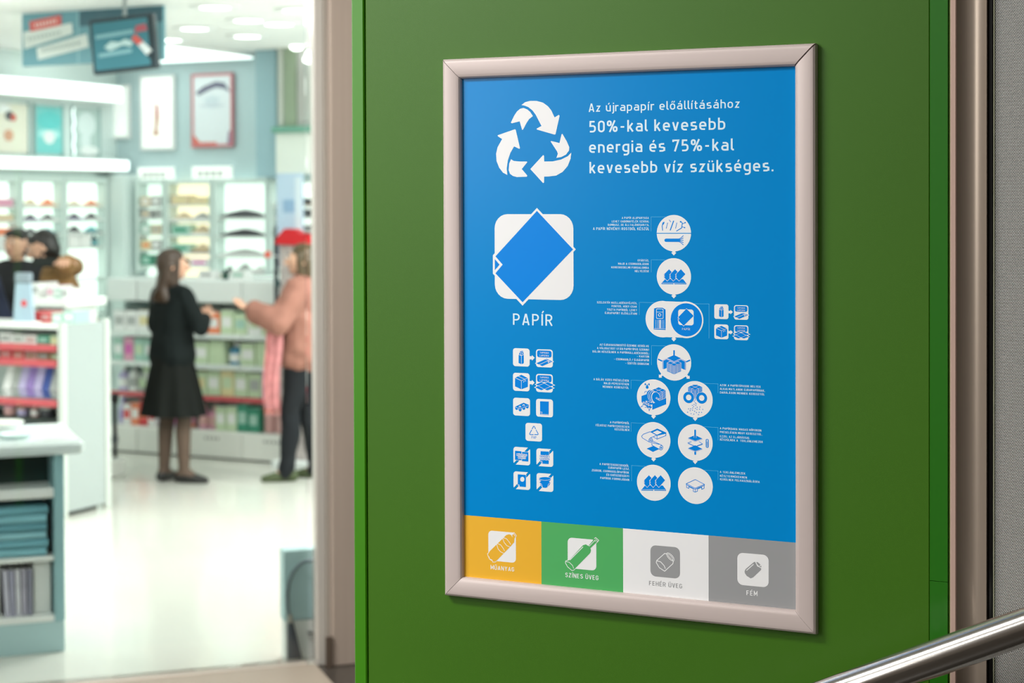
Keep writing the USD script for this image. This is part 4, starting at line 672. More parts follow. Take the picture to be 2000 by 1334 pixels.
# near gondola, parallel to the shopfront
ng = T('gondola', 'low teal display gondola with a white top right behind the shopfront glass', 'shelving unit', loc=(-5.214, 3.656, 0), rotz=47); a = ng.add
a('base', bx(-1.7, -.002, .0, .42, .0, .138, .003), M('gondola_teal', 'b8d7d9', rough=.4)); a('side_panel', bx(-.045, 0, .0, .42, .139, .885, .003), M('gondola_teal2', '98c2c7', rough=.4))
a('shelf', bx(-1.7, -.047, -.004, .41, .139, .168, .004), shop_white); a('shelf', bx(-1.7, -.047, .0, .41, .41, .43, .004), shop_white); a('shelf', bx(-1.7, -.047, -.004, .41, .692, .735, .004), shop_white)
a('back_panel', bx(-1.7, -.047, .412, .42, .43, .885, .001), M('gondola_black', '0d2622', rough=.35)); a('back_panel', bx(-1.7, -.047, .412, .42, .139, .43, .001), shop_white)
a('divider', bx(-1.7, -.047, .2, .21, .736, .885, .001), M('gondola_green', '12322c', rough=.25)); a('worktop', bx(-1.75, .085, -.05, .62, .886, .950, .02), M('worktop_white', 'e6efee', rough=.12))
# checkout counter and the platform behind it
ck = T('checkout_counter', 'white checkout counter in front of the bending staff', 'counter', loc=(-8.04, 7.0, 0)); a = lambda *q, **k: ck.add(*q, world=True, **k)
a('body', bx(-8.22, -7.87, 6.83, 7.17, 0, 1.3, .01), M('counter_white', 'dfe4df', rough=.35)); a('top_slab', bx(-8.25, -7.82, 6.79, 7.21, 1.3, 1.36, .01), shop_white); a('dark_band', bx(-8.1, -7.89, 6.815, 6.829, 1.265, 1.295, .002), M('counter_band', '3d423f', rough=.4))
obj('platform', bx(-9.34, -8.2, 7.32, 7.9, 0, .12, .01), plinth_m, 'low white staff platform behind the checkout counter', 'platform')
# red-topped promotion stand, banner, stanchion, plinth with hooked strap
def xz(px, py, Y): q = onY(px, py, Y); return q[0], q[2]
ptd = T('promo_stand', 'patterned promotion stand with a bright red top behind the woman in pink', 'display stand', loc=(xz(578, 480, 8.72)[0], 8.72, 0))
x0, zt = xz(543, 474, 8.68); x1, zr = xz(612, 446, 8.68)
hd_ = Polygon([(x0 - .01, zt), (x1 - .05, zt - .01), (x1 - .03, zt + .055), (x0 + .2, zt + .055), (x0 + .15, zt + .09), (x0 + .07, zt + .095), (x0 + .02, zt + .05)]).buffer(.012); v, f = extrude(hd_, .08, 'y'); ptd.add('red_top', (v + [0, 8.67, 0], f), M('stand_red', 'd01824', rough=.4), world=True)
ptd.add('panel', bx(x0, x1, 8.70, 8.73, .06, zt - .001, .004), M('stand_panel', 'b8aeab', rough=.5, vary=.3, vscale=22), world=True); ptd.add('foot', bx(x0 - .02, x1 + .02, 8.6, 8.76, 0, .059, .006), ledge_m, world=True)
ptd.add('side_flag', bx(x0 - .055, x0 - .02, 8.70, 8.72, 1.16, zt + .05, .004), M('stand_navy', '32363e', rough=.4), world=True)
for px, py, m in ((522, 497, 'e8705f'), (541, 554, '3e5658')): q = xz(px, py, 8.68); g = Point(q).buffer(.028); v, f = extrude(g, .012, 'y'); ptd.add('badge', (v + [0, 8.68, 0], f), M('badge' + m, m, rough=.4), world=True); ptd.add('badge_stem', tube([(q[0], 8.69, q[1]), (x0 + .01, 8.71, q[1] - .02)], .005, 6), ledge_m, world=True)
x0, zb_ = xz(541, 446, 8.79); x1, zt = xz(592, 338, 8.79)
bn = T('standing_banner', 'pale blue standing banner above the red-topped stand', 'banner', loc=((x0 + x1) / 2, 8.79, 0)); bn.add('sheet', bx(x0, x1, 8.785, 8.795, zb_ - .3, zt, .002), M('banner_blue', 'bcd3e8', rough=.5), world=True)
p0, p1 = xz(553, 415, 8.78), xz(574, 390, 8.78); bn.add('blue_print', bx(p0[0], p1[0], 8.782, 8.7845, p0[1], p1[1], 0), M('banner_mid', '8fb2d3', rough=.5), world=True); bn.add('light_print', bx(xz(576, 400, 8.78)[0], x1 - .01, 8.782, 8.7845, zb_ - .25, zt - .03, 0), M('banner_light', 'd8e6f0', rough=.5), world=True)
bn.add('pole', tube([((x0 + x1) / 2, 8.805, 0), ((x0 + x1) / 2, 8.805, zt)], .01, 10), ledge_m, world=True); bn.add('foot', bx((x0 + x1) / 2 - .12, (x0 + x1) / 2 + .12, 8.775, 8.83, 0, .012, .003), ledge_m, world=True)
q = onZ(225, 917, 0); st = T('barrier_post', 'black barrier post standing by the pale end panel of the gondola', 'barrier post', loc=(q[0], q[1], 0))
st.add('base', lathe([(.0, 0), (.075, 0), (.08, .01), (.06, .022), (.02, .03)], 20), kick, smooth=40); st.add('pole', lathe([(.016, .02), (.016, .52)], 14), kick, smooth=40); st.add('cap', lathe([(.017, .5), (.03, .505), (.032, .56), (.02, .575), (0, .577)], 16), kick, smooth=40); st.add('collar', lathe([(.017, .2), (.026, .205), (.026, .25), (.017, .255)], 14), M('collar_grey', '55595c', rough=.4), smooth=40)
pb = T('shop_plinth', 'teal-topped white shop plinth half hidden by the post', 'plinth', loc=(-4.177, 4.25, 0), rotz=47)
pb.add('base', bx(-.265, .3, -.165, -.09, 0, .17, .004), shop_white); pb.add('body', bx(-.27, .31, -.17, -.085, .171, .48, .004), M('gondola_teal', ''))
pb.add('handle', tube([(-.16, -.166, .115), (-.16, -.185, .115), (-.02, -.185, .125), (-.02, -.166, .125)], .008, 8), M('handle_grey', '8c8f8a', rough=.4))
D_ = 7.62
def aD(x, y): return EYE + ray(x, y) * D_
sp = T('hooked_strap', 'grey hooked strap with a dark flared end in front of the teal plinth', 'strap', loc=tuple(onZ(576, 1293, 0)))
D_ = float((np.array(sp.loc) - EYE) @ FW)
sp.add('loop', tube([aD(x_, y_) for x_, y_ in ((566, 1212), (562, 1185), (561, 1160), (564, 1138), (572, 1118), (584, 1103), (597, 1096), (612, 1094), (625, 1100))], .0085, 10), M('strap_grey', '76868c', rough=.45), world=True, smooth=60)
p0, p1 = aD(567, 1214), aD(576, 1290); p1[2] = .0; ax = p0 - p1
ring = lambda c, r: [c + RT * r * math.cos(k) + FW * r * .6 * math.sin(k) for k in np.linspace(0, 2 * np.pi, 18)[:-1]]
sp.add('flared_end', hullp(ring(p0 + [0, 0, .0], .013) + ring(p1 + [0, 0, .004], .032) + ring(p1 + [0, 0, .012], .033)), M('strap_dark', '4a4f58', rough=.45), world=True)
sp.add('ferrule', tube([p0 + [0, 0, -.005], p0 + [-.002, 0, .03]], .011, 10), M('ferrule', 'b7b1a6', rough=.4), world=True)
# ------------------------------------------------------------------ goods
PROTO = {}
class Kind:                                                # one modelled example of each kind and colour; later ones reference it
    pass
def make_good(kind, hexcol, hex2, name, loc, scale, label, cat_, group):
    key = (kind, hexcol, hex2)
    if key in PROTO: return copy(PROTO[key], loc, 0, label, scale, group)
    t_ = T.__new__(T); t_.loc = np.array(loc, float); t_.rotz = 0; t_.path = '/World/' + numbered('/World', name)
    t_.x = UsdGeom.Xform.Define(stage, t_.path); t_.x.AddTranslateOp().Set(Gf.Vec3d(*map(float, loc))); t_.x.AddRotateZOp().Set(0.0); t_.x.AddScaleOp().Set(Gf.Vec3f(*scale))
    tag(t_.x.GetPrim(), label, cat_, group); m1, m2 = M('good_' + hexcol, hexcol, rough=.4), M('good_' + hex2, hex2, rough=.4)
    a = t_.add                                             # unit sizes: 1 wide, 1 deep, 1 tall
    if kind == 'carton': a('box', bx(-.5, .5, -.5, .5, 0, 1, .02), m1); a('label_panel', bx(-.36, .36, -.508, -.5, .3, .72, 0), m2); a('top_flap', bx(-.47, .47, -.47, .47, 1.0, 1.012, .002), m2)
    elif kind == 'bottle': a('body', lathe([(0, 0), (.46, 0), (.5, .03), (.5, .62), (.38, .74), (.2, .78), (.2, .82), (0, .82)], 16), m1, smooth=40); a('cap', lathe([(0, .815), (.23, .815), (.23, .98), (.2, 1), (0, 1)], 14), m2, smooth=40); a('label_band', lathe([(.505, .15), (.508, .16), (.508, .5), (.505, .51)], 16), m2, smooth=40)
    elif kind == 'tub': a('body', lathe([(0, 0), (.42, 0), (.48, .05), (.5, .74), (0, .74)], 18), m1, smooth=40); a('lid', lathe([(0, .741), (.51, .741), (.51, .95), (.47, 1), (0, 1)], 18), m2, smooth=40)
    elif kind == 'pouch': a('bag', hullp([(x_ * .5, y_ * .28, .04) for x_ in (-1, 1) for y_ in (-1, 1)] + [(x_ * .46, y_ * .42, .3) for x_ in (-1, 1) for y_ in (-1, 1)] + [(x_ * .5, y_ * .05, 1) for x_ in (-1, 1) for y_ in (-1, 1)] + [(0, .5, .35), (0, -.5, .35)]), m1); a('seal_strip', bx(-.5, .5, -.055, .055, .93, 1.01, .01), m2)
    elif kind == 'long': # a long low article: slanting brush-like body on a tray
        a('tray', bx(-.5, .5, -.5, .5, 0, .22, .02), m2); a('body', hullp([(-.5, -.3, .2), (.5, -.3, .2), (-.5, .3, .2), (.5, .3, .2), (-.38, 0, .62), (.3, 0, .72), (-.05, 0, 1.0), (.05, .1, 1.0)]), m1)
    PROTO[key] = t_; return t_.path
NAMES = {'carton': ('carton', 'carton'), 'bottle': ('bottle', 'bottle'), 'tub': ('tub', 'tub'), 'pouch': ('packet', 'packet'), 'long': ('display_tray', 'tray')}
COL = {'pale green': 'c9dcb8', 'mint green': 'a9cfc0', 'deep green': '3f9479', 'pink': 'e4a3bb', 'rose': 'd9aaa6', 'white': 'eeeeec', 'lilac': 'bfb3da', 'orange': 'f08a62', 'red': 'dc4448', 'yellow': 'e3d6a4', 'blue': '4f93b4', 'charcoal': '34343a', 'grey': 'aeb0ae', 'teal': '79bcc2', 'sand': 'd9c4a3', 'navy': '3f55a0', 'purple': '9a7fc2', 'dark green': '1f5a48', 'magenta': 'd765b0', 'brown': '96724f'}
def shelf_row(where, x0, x1, z, y, seq, h=(.1, .16), depth=.1, axis='x', shrink=.93):
    n_ = len(seq); w_ = (x1 - x0) / n_
    for i, (kind, c1_, c2_) in enumerate(seq):
        same = [j for j, q in enumerate(seq) if q[:2] == (kind, c1_)]; idx, tot = same.index(i), len(same); hh = rng.uniform(*h); ww = w_ * shrink; nm, ct = NAMES[kind]; nl = nm.replace('_', ' ')
        lab = f'{c1_} {nl} on {where}' if tot == 1 else f'{["first", "second", "third", "fourth", "fifth", "sixth", "seventh", "eighth"][idx]} {c1_} {nl} from left, {where}'
        if kind in ('bottle', 'tub'): ww = min(ww, hh * (.75 if kind == 'bottle' else 1.3)); dd = ww
        else: dd = depth
        c_ = x0 + w_ * (i + .5); loc = (c_, y, z + .0005) if axis == 'x' else (y, c_, z + .0005)
        make_good(kind, COL[c1_], COL[c2_], nm, loc, (ww, dd, hh) if axis == 'x' else (dd, ww, hh), lab, ct, f'goods on {where}')
C_, Bo, Tu, Po, Lo = 'carton', 'bottle', 'tub', 'pouch', 'long'
wr = 'right of person in black'; wl = 'left of person in black'
# lower shelves of the back wall
shelf_row(f'highest low shelf {wr}', -8.33, -7.30, LOWZ[0], 8.98, [(C_, 'white', 'pale green'), (C_, 'orange', 'white'), (C_, 'pale green', 'white'), (C_, 'pale green', 'mint green'), (C_, 'white', 'pale green'), (C_, 'pale green', 'white'), (C_, 'pale green', 'mint green'), (Po, 'rose', 'pink')], (.16, .2), .16)
shelf_row(f'second low shelf {wr}', -8.33, -7.30, LOWZ[1], 8.98, [(C_, 'pale green', 'white'), (C_, 'pale green', 'pale green'), (Bo, 'blue', 'white'), (C_, 'pale green', 'white'), (C_, 'pale green', 'pale green'), (Tu, 'white', 'grey'), (C_, 'rose', 'pink')], (.17, .205), .16)
shelf_row(f'red-railed shelf {wr}', -8.33, -7.30, LOWZ[2], 8.98, [(C_, 'pale green', 'yellow'), (C_, 'pale green', 'white'), (C_, 'yellow', 'pale green'), (C_, 'pale green', 'white'), (C_, 'pale green', 'grey'), (C_, 'lilac', 'white'), (C_, 'rose', 'pink'), (C_, 'pale green', 'white')], (.18, .21), .16)
shelf_row(f'plinth {wr}', -8.33, -7.30, .215, 8.98, [(Bo, 'pink', 'rose'), (Bo, 'pink', 'rose'), (C_, 'pale green', 'white'), (C_, 'pale green', 'white'), (C_, 'deep green', 'mint green'), (C_, 'deep green', 'mint green'), (Tu, 'rose', 'orange'), (Tu, 'rose', 'brown'), (Bo, 'mint green', 'white'), (C_, 'yellow', 'white')], (.18, .22), .16)
shelf_row(f'highest low shelf {wl}', -9.12, -8.5, LOWZ[0], 8.98, [(C_, 'white', 'grey'), (C_, 'white', 'grey'), (C_, 'white', 'yellow'), (C_, 'white', 'pale green'), (C_, 'white', 'grey')], (.16, .2), .16)
shelf_row(f'second low shelf {wl}', -9.12, -8.5, LOWZ[1], 8.98, [(C_, 'mint green', 'white'), (C_, 'pink', 'magenta'), (C_, 'mint green', 'pale green'), (C_, 'mint green', 'white'), (C_, 'pink', 'white'), (C_, 'white', 'pink')], (.17, .2), .16)
shelf_row(f'third low shelf {wl}', -9.12, -8.5, LOWZ[2], 8.98, [(Bo, 'lilac', 'white'), (Bo, 'white', 'grey'), (Bo, 'grey', 'pale green'), (C_, 'pale green', 'white'), (C_, 'pale green', 'white'), (C_, 'mint green', 'white')], (.18, .22), .16)
shelf_row(f'plinth {wl}', -9.12, -8.37, .215, 8.98, [(Bo, 'lilac', 'purple'), (C_, 'white', 'red'), (C_, 'orange', 'white'), (C_, 'red', 'orange'), (C_, 'white', 'red'), (Bo, 'magenta', 'lilac'), (Bo, 'lilac', 'magenta'), (Bo, 'pink', 'magenta'), (Bo, 'orange', 'pink')], (.16, .21), .14)
# lit upper shelves of the back wall
for (x0, x1, rows, _, lb), sqs in zip(B, (
        [[(C_, 'sand', 'white'), (C_, 'grey', 'white')], [(C_, 'grey', 'sand'), (Bo, 'white', 'grey')], [(C_, 'mint green', 'white'), (C_, 'sand', 'grey')], [(C_, 'yellow', 'orange'), (C_, 'grey', 'white')], [(C_, 'deep green', 'mint green'), (Bo, 'sand', 'brown')]],
        [[(C_, 'sand', 'yellow'), (C_, 'yellow', 'sand')], [(Lo, 'sand', 'white'), (Lo, 'grey', 'white')], [(C_, 'mint green', 'deep green'), (Lo, 'sand', 'white')], [(C_, 'mint green', 'deep green'), (Lo, 'sand', 'brown')], [(Lo, 'brown', 'sand'), (C_, 'white', 'magenta')]],
        [[(Lo, 'charcoal', 'charcoal')], [(Lo, 'charcoal', 'charcoal')], [(Lo, 'grey', 'white')], [(Bo, 'dark green', 'charcoal'), (Lo, 'grey', 'white'), (Lo, 'white', 'grey')]],
        [[(Lo, 'charcoal', 'brown')], [(Lo, 'charcoal', 'charcoal')], [(C_, 'charcoal', 'grey')], [(C_, 'white', 'grey')], [(Bo, 'mint green', 'white')]])):
    for k, (z_, sq) in enumerate(zip(rows, sqs)):
        od = ['top', 'second', 'third', 'fourth', 'fifth'][k]; b_ = B.index(next(q for q in B if q[4] == lb)); nmB = ['leftmost lit bay', 'warm-lit bay', 'dark-goods bay', 'narrow right-hand bay'][b_]
        shelf_row(f'{od} shelf of {nmB}, back wall', x0 + .05, x1 - .05, z_, 9.285, sq, (.06, .085) if sq[0][0] != Lo else (.055, .07), .11, shrink=.95)
shelf_row('the pale ledge right of person in black', -8.3, -7.85, 1.40, 8.98, [(C_, 'white', 'grey'), (Bo, 'charcoal', 'dark green'), (C_, 'white', 'mint green')], (.05, .08), .1)
# left wall shelves
for (y0, y1, lb), pl_ in zip(LWB, ('at the picture edge', 'behind the staff', 'nearest the corner')):
    for k, z_ in enumerate((1.98, 1.87, 1.76, 1.65)):
        sq = [[(Lo, 'sand', 'white'), (Lo, 'orange', 'sand')], [(Lo, 'charcoal', 'lilac'), (Lo, 'charcoal', 'white')], [(Lo, 'charcoal', 'white'), (Lo, 'teal', 'charcoal')], [(C_, 'white', 'magenta'), (C_, 'white', 'grey'), (Bo, 'charcoal', 'teal')]][k]
        if pl_ == 'at the picture edge': sq = [[(C_, 'pink', 'rose')], [(C_, 'sand', 'pale green')], [(C_, 'orange', 'red')], [(C_, 'white', 'grey')]][k]
        shelf_row(f'{["top", "second", "third", "fourth"][k]} shelf of left-wall bay {pl_}', y0 + .05, y1 - .05, z_, -9.405, sq, (.045, .06) if k < 3 else (.08, .1), .075, axis='y')
# far gondola: packets between the red rails, boxes above and below
shelf_row('red-railed middle shelf of far gondola', -8.02, -7.5, .735, 6.45, [(Po, 'white', 'mint green'), (Po, 'grey', 'blue'), (Po, 'lilac', 'purple'), (Po, 'purple', 'lilac'), (Po, 'lilac', 'navy'), (Po, 'navy', 'lilac'), (Po, 'grey', 'navy'), (Po, 'rose', 'grey')], (.2, .23), .16, shrink=1.0)
shelf_row('upper-middle red shelf of far gondola', -8.02, -7.5, .99, 6.45, [(C_, 'red', 'rose'), (C_, 'red', 'rose'), (C_, 'rose', 'brown'), (C_, 'brown', 'grey'), (C_, 'brown', 'pale green')], (.05, .065), .18)
shelf_row('uppermost red shelf of far gondola', -8.02, -7.5, 1.09, 6.45, [(C_, 'white', 'grey'), (C_, 'white', 'grey'), (C_, 'white', 'rose'), (C_, 'deep green', 'mint green'), (C_, 'pale green', 'yellow')], (.06, .08), .18)
shelf_row('dark base of far gondola', -8.02, -7.5, .62, 6.40, [(Tu, 'rose', 'pink'), (Tu, 'lilac', 'rose'), (Bo, 'rose', 'white'), (Tu, 'charcoal', 'grey'), (Bo, 'sand', 'charcoal')], (.055, .08), .08)
shelf_row('top of far gondola', -7.98, -7.5, 1.225, 6.56, [(C_, 'white', 'teal'), (C_, 'red', 'red'), (C_, 'red', 'rose'), (C_, 'mint green', 'white'), (C_, 'mint green', 'white')], (.06, .085), .16)
shelf_row('checkout counter', -8.2, -7.88, 1.36, 6.98, [(C_, 'white', 'grey'), (Tu, 'white', 'grey'), (C_, 'white', 'pink'), (C_, 'mint green', 'white'), (C_, 'white', 'grey')], (.06, .1), .2)
# a grey-blue card display with a red dot, standing on the far gondola at the left
q = onY(45, 625, 6.36); cd = T('card_display', 'grey blue tapering display card with a red dot on the far gondola', 'display', loc=(q[0], 6.36, 1.2255))
g = Polygon([(-.085, 0), (.085, 0), (.06, .26), (-.06, .26)]); v, f = extrude(g, .02, 'y'); cd.add('card', (v, f), M('card_blue', 'a9bfcf', rough=.45)); g = Point(.01, .13).buffer(.022); v, f = extrude(g, .003, 'y'); cd.add('red_dot', (v - [0, .0032, 0], f), M('good_dc4448', 'dc4448'))
cd.add('header', bx(-.065, .065, -.01, .03, .262, .33, .01), M('card_head', '8c99a3', rough=.4)); cd.add('foot', bx(-.1, .1, -.03, .06, 0, .012, .003), shop_white)
# near gondola: folded teal textiles, magazines, boxes; things on its white top
ca, sa = math.cos(math.radians(47)), math.sin(math.radians(47))
def ngp(x_, y_, z_): return (-5.214 + x_ * ca - y_ * sa, 3.656 + x_ * sa + y_ * ca, z_)
tw_m = [M(f'towel_{h_}', h_, rough=.85, spec=.1, bump=.3, bscale=300) for h_ in ('8cc4ce', '7ab4c0', '97cbd3', '6ea6b2')]
ords = ['lowest', 'second', 'third', 'fourth', 'fifth', 'topmost']
for k in range(6):
    h_ = .036; z_ = .4305 + k * (h_ + .0012); rr = rng.uniform(-.008, .008)
    t_ = T('folded_towel', f'{ords[k]} folded teal towel in the stack on the near gondola', 'towel', loc=ngp(-.27 + rr, .2, z_), rotz=47 + rng.uniform(-1.5, 1.5), group='folded teal towels')
    lay = [bx(-.2, .2, -.165, .16, .0005 + j * .012, .0118 + j * .012, .006) for j in range(3)]
    t_.add('folded_layer', lay[0], tw_m[k % 4]); t_.add('folded_layer', lay[1], tw_m[(k + 1) % 4]); t_.add('folded_layer', lay[2], tw_m[k % 4])
    t_.add('fold', tube([(-.198, -.162, .018), (.198, -.162, .018)], .0175, 14), tw_m[k % 4], smooth=60)
for k in range(4):
    t_ = T('folded_towel', f'{ords[k]} teal towel of the left-hand stack on the near gondola', 'towel', loc=ngp(-.72, .2, .4305 + k * .05), rotz=47 + rng.uniform(-1, 1), group='folded teal towels')
    t_.add('folded_layer', bx(-.2, .2, -.15, .15, .0005, .024, .01), tw_m[k % 4]); t_.add('folded_layer', bx(-.2, .2, -.15, .15, .0245, .048, .01), tw_m[(k + 2) % 4])
mg = [M(f'mag_{h_}', h_, rough=.5, vary=.12, vscale=20) for h_ in ('c9c6d6', 'a9a7bd', 'd9d8e0', 'b3aebf', '8e8ea0')]
for k in range(5):
    x_ = -.245 + k * .024; t_ = T('magazine', f'{ords[k] if k else "leftmost"} lilac grey magazine standing on the bottom shelf of the near gondola'.replace('lowest', 'first').replace('topmost', 'last'), 'magazine', loc=ngp(x_, .1, .1685), rotz=47, group='standing magazines')
    t_.add('pages', rot(bx(-.008, .008, -.07, .12, .0, .205, .002), -3 + .75 * k, (0, 1, 0)), M('pages_white', 'e6e6e6', rough=.6)); t_.add('cover', rot(cat(bx(-.0098, -.0082, -.072, .12, .0, .207, 0), bx(-.0098, .0098, -.0745, -.0722, .0, .207, 0)), -3 + .75 * k, (0, 1, 0)), mg[k])
for x_, wd, lb in ((-.093, .075, 'white carton right of the standing magazines on the near gondola'), (-.375, .2, 'white carton left of the standing magazines on the near gondola')):
    t_ = T('white_carton', lb, 'carton', loc=ngp(x_ + .0, .22, .1685), rotz=47); t_.add('box', bx(-wd / 2, wd / 2, -.16, .15, 0, .225, .003), shop_white); t_.add('lid', bx(-wd / 2 - .001, wd / 2 + .001, -.161, .151, .2252, .235, .002), M('lid_white', 'e2e6e4', rough=.4))
def top_thing(name, lb, cat_, x_, y_): return T(name, lb, cat_, loc=ngp(x_, y_, .9505), rotz=47)
t_ = top_thing('serving_bowl', 'wide white bowl with cream contents on the near gondola top', 'bowl', -.24, .3); t_.add('bowl', lathe([(0, 0), (.05, 0), (.06, .004), (.1, .055), (.097, .056), (.058, .01), (0, .008)], 28), shop_white, smooth=50); t_.add('contents', lathe([(0, .02), (.07, .024), (.05, .05), (0, .058)], 20), M('cream_soap', 'efe8c8', rough=.5), smooth=50)
t_ = top_thing('white_block', 'small white block display near the front of the gondola top', 'display block', -.33, .06); t_.add('block', bx(-.05, .05, -.03, .03, 0, .05, .008), shop_white); t_.add('cap', bx(-.04, .04, -.024, .024, .0505, .06, .004), M('good_eeeeec', 'eeeeec'))
t_ = top_thing('glass_dish', 'low pale dish in the middle of the near gondola top', 'dish', -.2, .12); t_.add('dish', lathe([(0, 0), (.06, 0), (.075, .022), (.072, .023), (.056, .006), (0, .005)], 26), M('dish_pale', 'd9ecea', rough=.1), smooth=50); t_.add('filling', lathe([(0, .0055), (.055, .0065), (.03, .016), (0, .018)], 18), shop_white, smooth=50)
t_ = top_thing('dark_wallet', 'dark blue wallet lying at the picture edge on the gondola top', 'wallet', -.46, .18); t_.add('cover', bx(-.06, .06, -.05, .05, 0, .022, .006), M('wallet_navy', '2e3644', rough=.5)); t_.add('flap', bx(-.06, .06, -.05, .01, .0222, .028, .003), M('wallet_navy2', '3a4354', rough=.5))
# ------------------------------------------------------------------ people
def sph(c, r, n_=14): return m3.Manifold.sphere(float(r), n_).translate([float(q) for q in c])
def hl(*s): return m3.Manifold.batch_hull([sph(c, r) for c, r in s])
def union(ms): return m3.Manifold.batch_boolean(ms, m3.OpType.Add)
def smooth_m(man, edge, it):
    q = man.refine_to_length(edge).to_mesh(); t_ = trimesh.Trimesh(q.vert_properties[:, :3], q.tri_verts, process=True); trimesh.smoothing.filter_taubin(t_, .5, .53, it); return t_
def to_man(t_): return m3.Manifold(m3.Mesh(np.asarray(t_.vertices, np.float32), np.asarray(t_.faces, np.uint32)))
def unit(v): v = np.asarray(v, float); return v / np.linalg.norm(v)
def hand(wr_, dr, pn, side, curl):                         # palm, four unequal fingers of two bends, and a thumb off the palm's side
    d, n_ = unit(dr), np.asarray(pn, float); n_ = unit(n_ - d * (n_ @ d)); s = np.cross(d, n_) * side; w = np.asarray(wr_, float)
    A_ = lambda a, b, c=0: w + d * a + s * b + n_ * c
    ms = [hl((A_(-.01, 0), .024), (A_(.02, .02), .017), (A_(.02, -.02), .017), (A_(.085, .03), .012), (A_(.085, -.03), .012))]
    for b, L_ in ((.031, .068), (.0105, .078), (-.0105, .072), (-.031, .056)):
        p0 = A_(.082, b); c1_, c2_ = math.radians(curl), math.radians(curl * 2.1); p1 = p0 + (d * math.cos(c1_) + n_ * math.sin(c1_)) * L_ * .52; p2 = p1 + (d * math.cos(c2_) + n_ * math.sin(c2_)) * L_ * .48
        ms += [hl((p0, .0095), (p1, .0085)), hl((p1, .0085), (p2, .007))]
    t0 = A_(.028, .026); t1 = A_(.058, .056, .012); t2 = A_(.088, .062, .024); ms += [hl((t0, .013), (t1, .0105)), hl((t1, .0105), (t2, .008))]
    return smooth_m(union(ms), .007, 4)
def person(name, label, loc, rotz, H, arms, skin, hair_m, clothes, hair='long', lean=0, head_yaw=0, head_pitch=0, feet=((-.09, 0, 0), (.09, 0, 0)), curl=28):
    """arms: ((elbow, wrist, palm normal) of the right arm, then of the left); x is the person's right, y forward."""
    k = H / 1.70; p = T(name, label, 'person', loc=loc, rotz=rotz); S = lambda v: np.asarray(v, float) * k
    Lm = trimesh.transformations.rotation_matrix(math.radians(-lean), [1, 0, 0], [0, 0, .95])[:3, :4]
    up_ = lambda c: S(Lm[:, :3] @ np.asarray(c, float) + trimesh.transformations.rotation_matrix(math.radians(-lean), [1, 0, 0], [0, 0, .95])[:3, 3])
    Hd = trimesh.transformations.rotation_matrix(math.radians(head_yaw), [0, 0, 1], [0, 0, 1.45]) @ trimesh.transformations.rotation_matrix(math.radians(-head_pitch), [1, 0, 0], [0, .01, 1.5])
    hd = lambda c: up_((Hd @ np.append(np.asarray(c, float), 1))[:3])
    def torso(g, waist=1.0): return [hl((up_((-.075, .0, .93)), (.112 + g) * k), (up_((.075, .0, .93)), (.112 + g) * k), (up_((-.05, .005, 1.09)), (.094 * waist + g) * k), (up_((.05, .005, 1.09)), (.094 * waist + g) * k)),
                              hl((up_((-.05, .005, 1.08)), (.094 * waist + g) * k), (up_((.05, .005, 1.08)), (.094 * waist + g) * k), (up_((-.085, .01, 1.27)), (.1 + g) * k), (up_((.085, .01, 1.27)), (.1 + g) * k)),
                              hl((up_((-.085, .01, 1.26)), (.1 + g) * k), (up_((.085, .01, 1.26)), (.1 + g) * k), (up_((-.155, 0, 1.375)), (.05 + g) * k), (up_((.155, 0, 1.375)), (.05 + g) * k), (up_((0, -.01, 1.40)), (.06 + g) * k))]
    def armp(i): e, w, n_ = arms[i]; sx = 1 if i == 0 else -1; return up_((sx * .175, 0, 1.37)), S(e), S(w), n_, sx
    def sleeve(i, g, end=1.0, r=(.05, .041, .031)):
        s, e, w, n_, sx = armp(i); w = e + (w - e) * end; return [hl((s, (r[0] + g) * k), (e, (r[1] + g) * k)), hl((e, (r[1] + g) * k), (w, (r[2] + g) * k))]
    def leg(i, g, top=.9, bot=.085):
        fx, fy, fa = feet[i]; sx = -1 if i == 0 else 1; hip = np.array([sx * .085, 0, .9]); an = np.array([fx, fy, .085]); kn = hip * .53 + an * .47 + [0, .03, 0]; cf = an * .68 + kn * .32 + [0, -.012, .0]
        cf = kn * .68 + an * .32 + np.array([0, -.012, 0])
        return [hl((S(hip), (.092 + g) * k), (S(kn), (.056 + g) * k)), hl((S(kn), (.056 + g) * k), (S(cf), (.054 + g) * k)), hl((S(cf), (.054 + g) * k), (S(an), (.036 + g) * k))]
    neck = [hl((up_((0, -.01, 1.40)), .056 * k), (hd((0, .0, 1.52)), .052 * k))]
    skull = [hl((hd((0, -.015, 1.615)), .088 * k), (hd((0, .03, 1.60)), .074 * k), (hd((0, .058, 1.525)), .036 * k), (hd((-.035, .03, 1.535)), .034 * k), (hd((.035, .03, 1.535)), .034 * k)),
             hl((hd((0, .104, 1.612)), .009 * k), (hd((0, .119, 1.575)), .011 * k), (hd((0, .1, 1.57)), .015 * k))]
    skull += [hl((hd((q * .083, -.005, 1.60)), .012 * k), (hd((q * .088, -.015, 1.575)), .016 * k), (hd((q * .078, .003, 1.565)), .01 * k)) for q in (-1, 1)]
    foot = []
    for i in (0, 1):
        fx, fy, fa = feet[i]; a_ = math.radians(fa); dv = np.array([-math.sin(a_), math.cos(a_), 0]); an = np.array([fx, fy, .085])
        foot.append(([an + [0, 0, -.05] - dv * .045, an + [0, 0, -.062] + dv * .1, an + [0, 0, -.066] + dv * .165, an], dv))
    ft = [hl((S(q[0]), .03 * k), (S(q[1]), .026 * k), (S(q[3]), .036 * k)) for q, _ in foot] + [hl((S(q[1]), .026 * k), (S(q[2]), .02 * k)) for q, _ in foot]
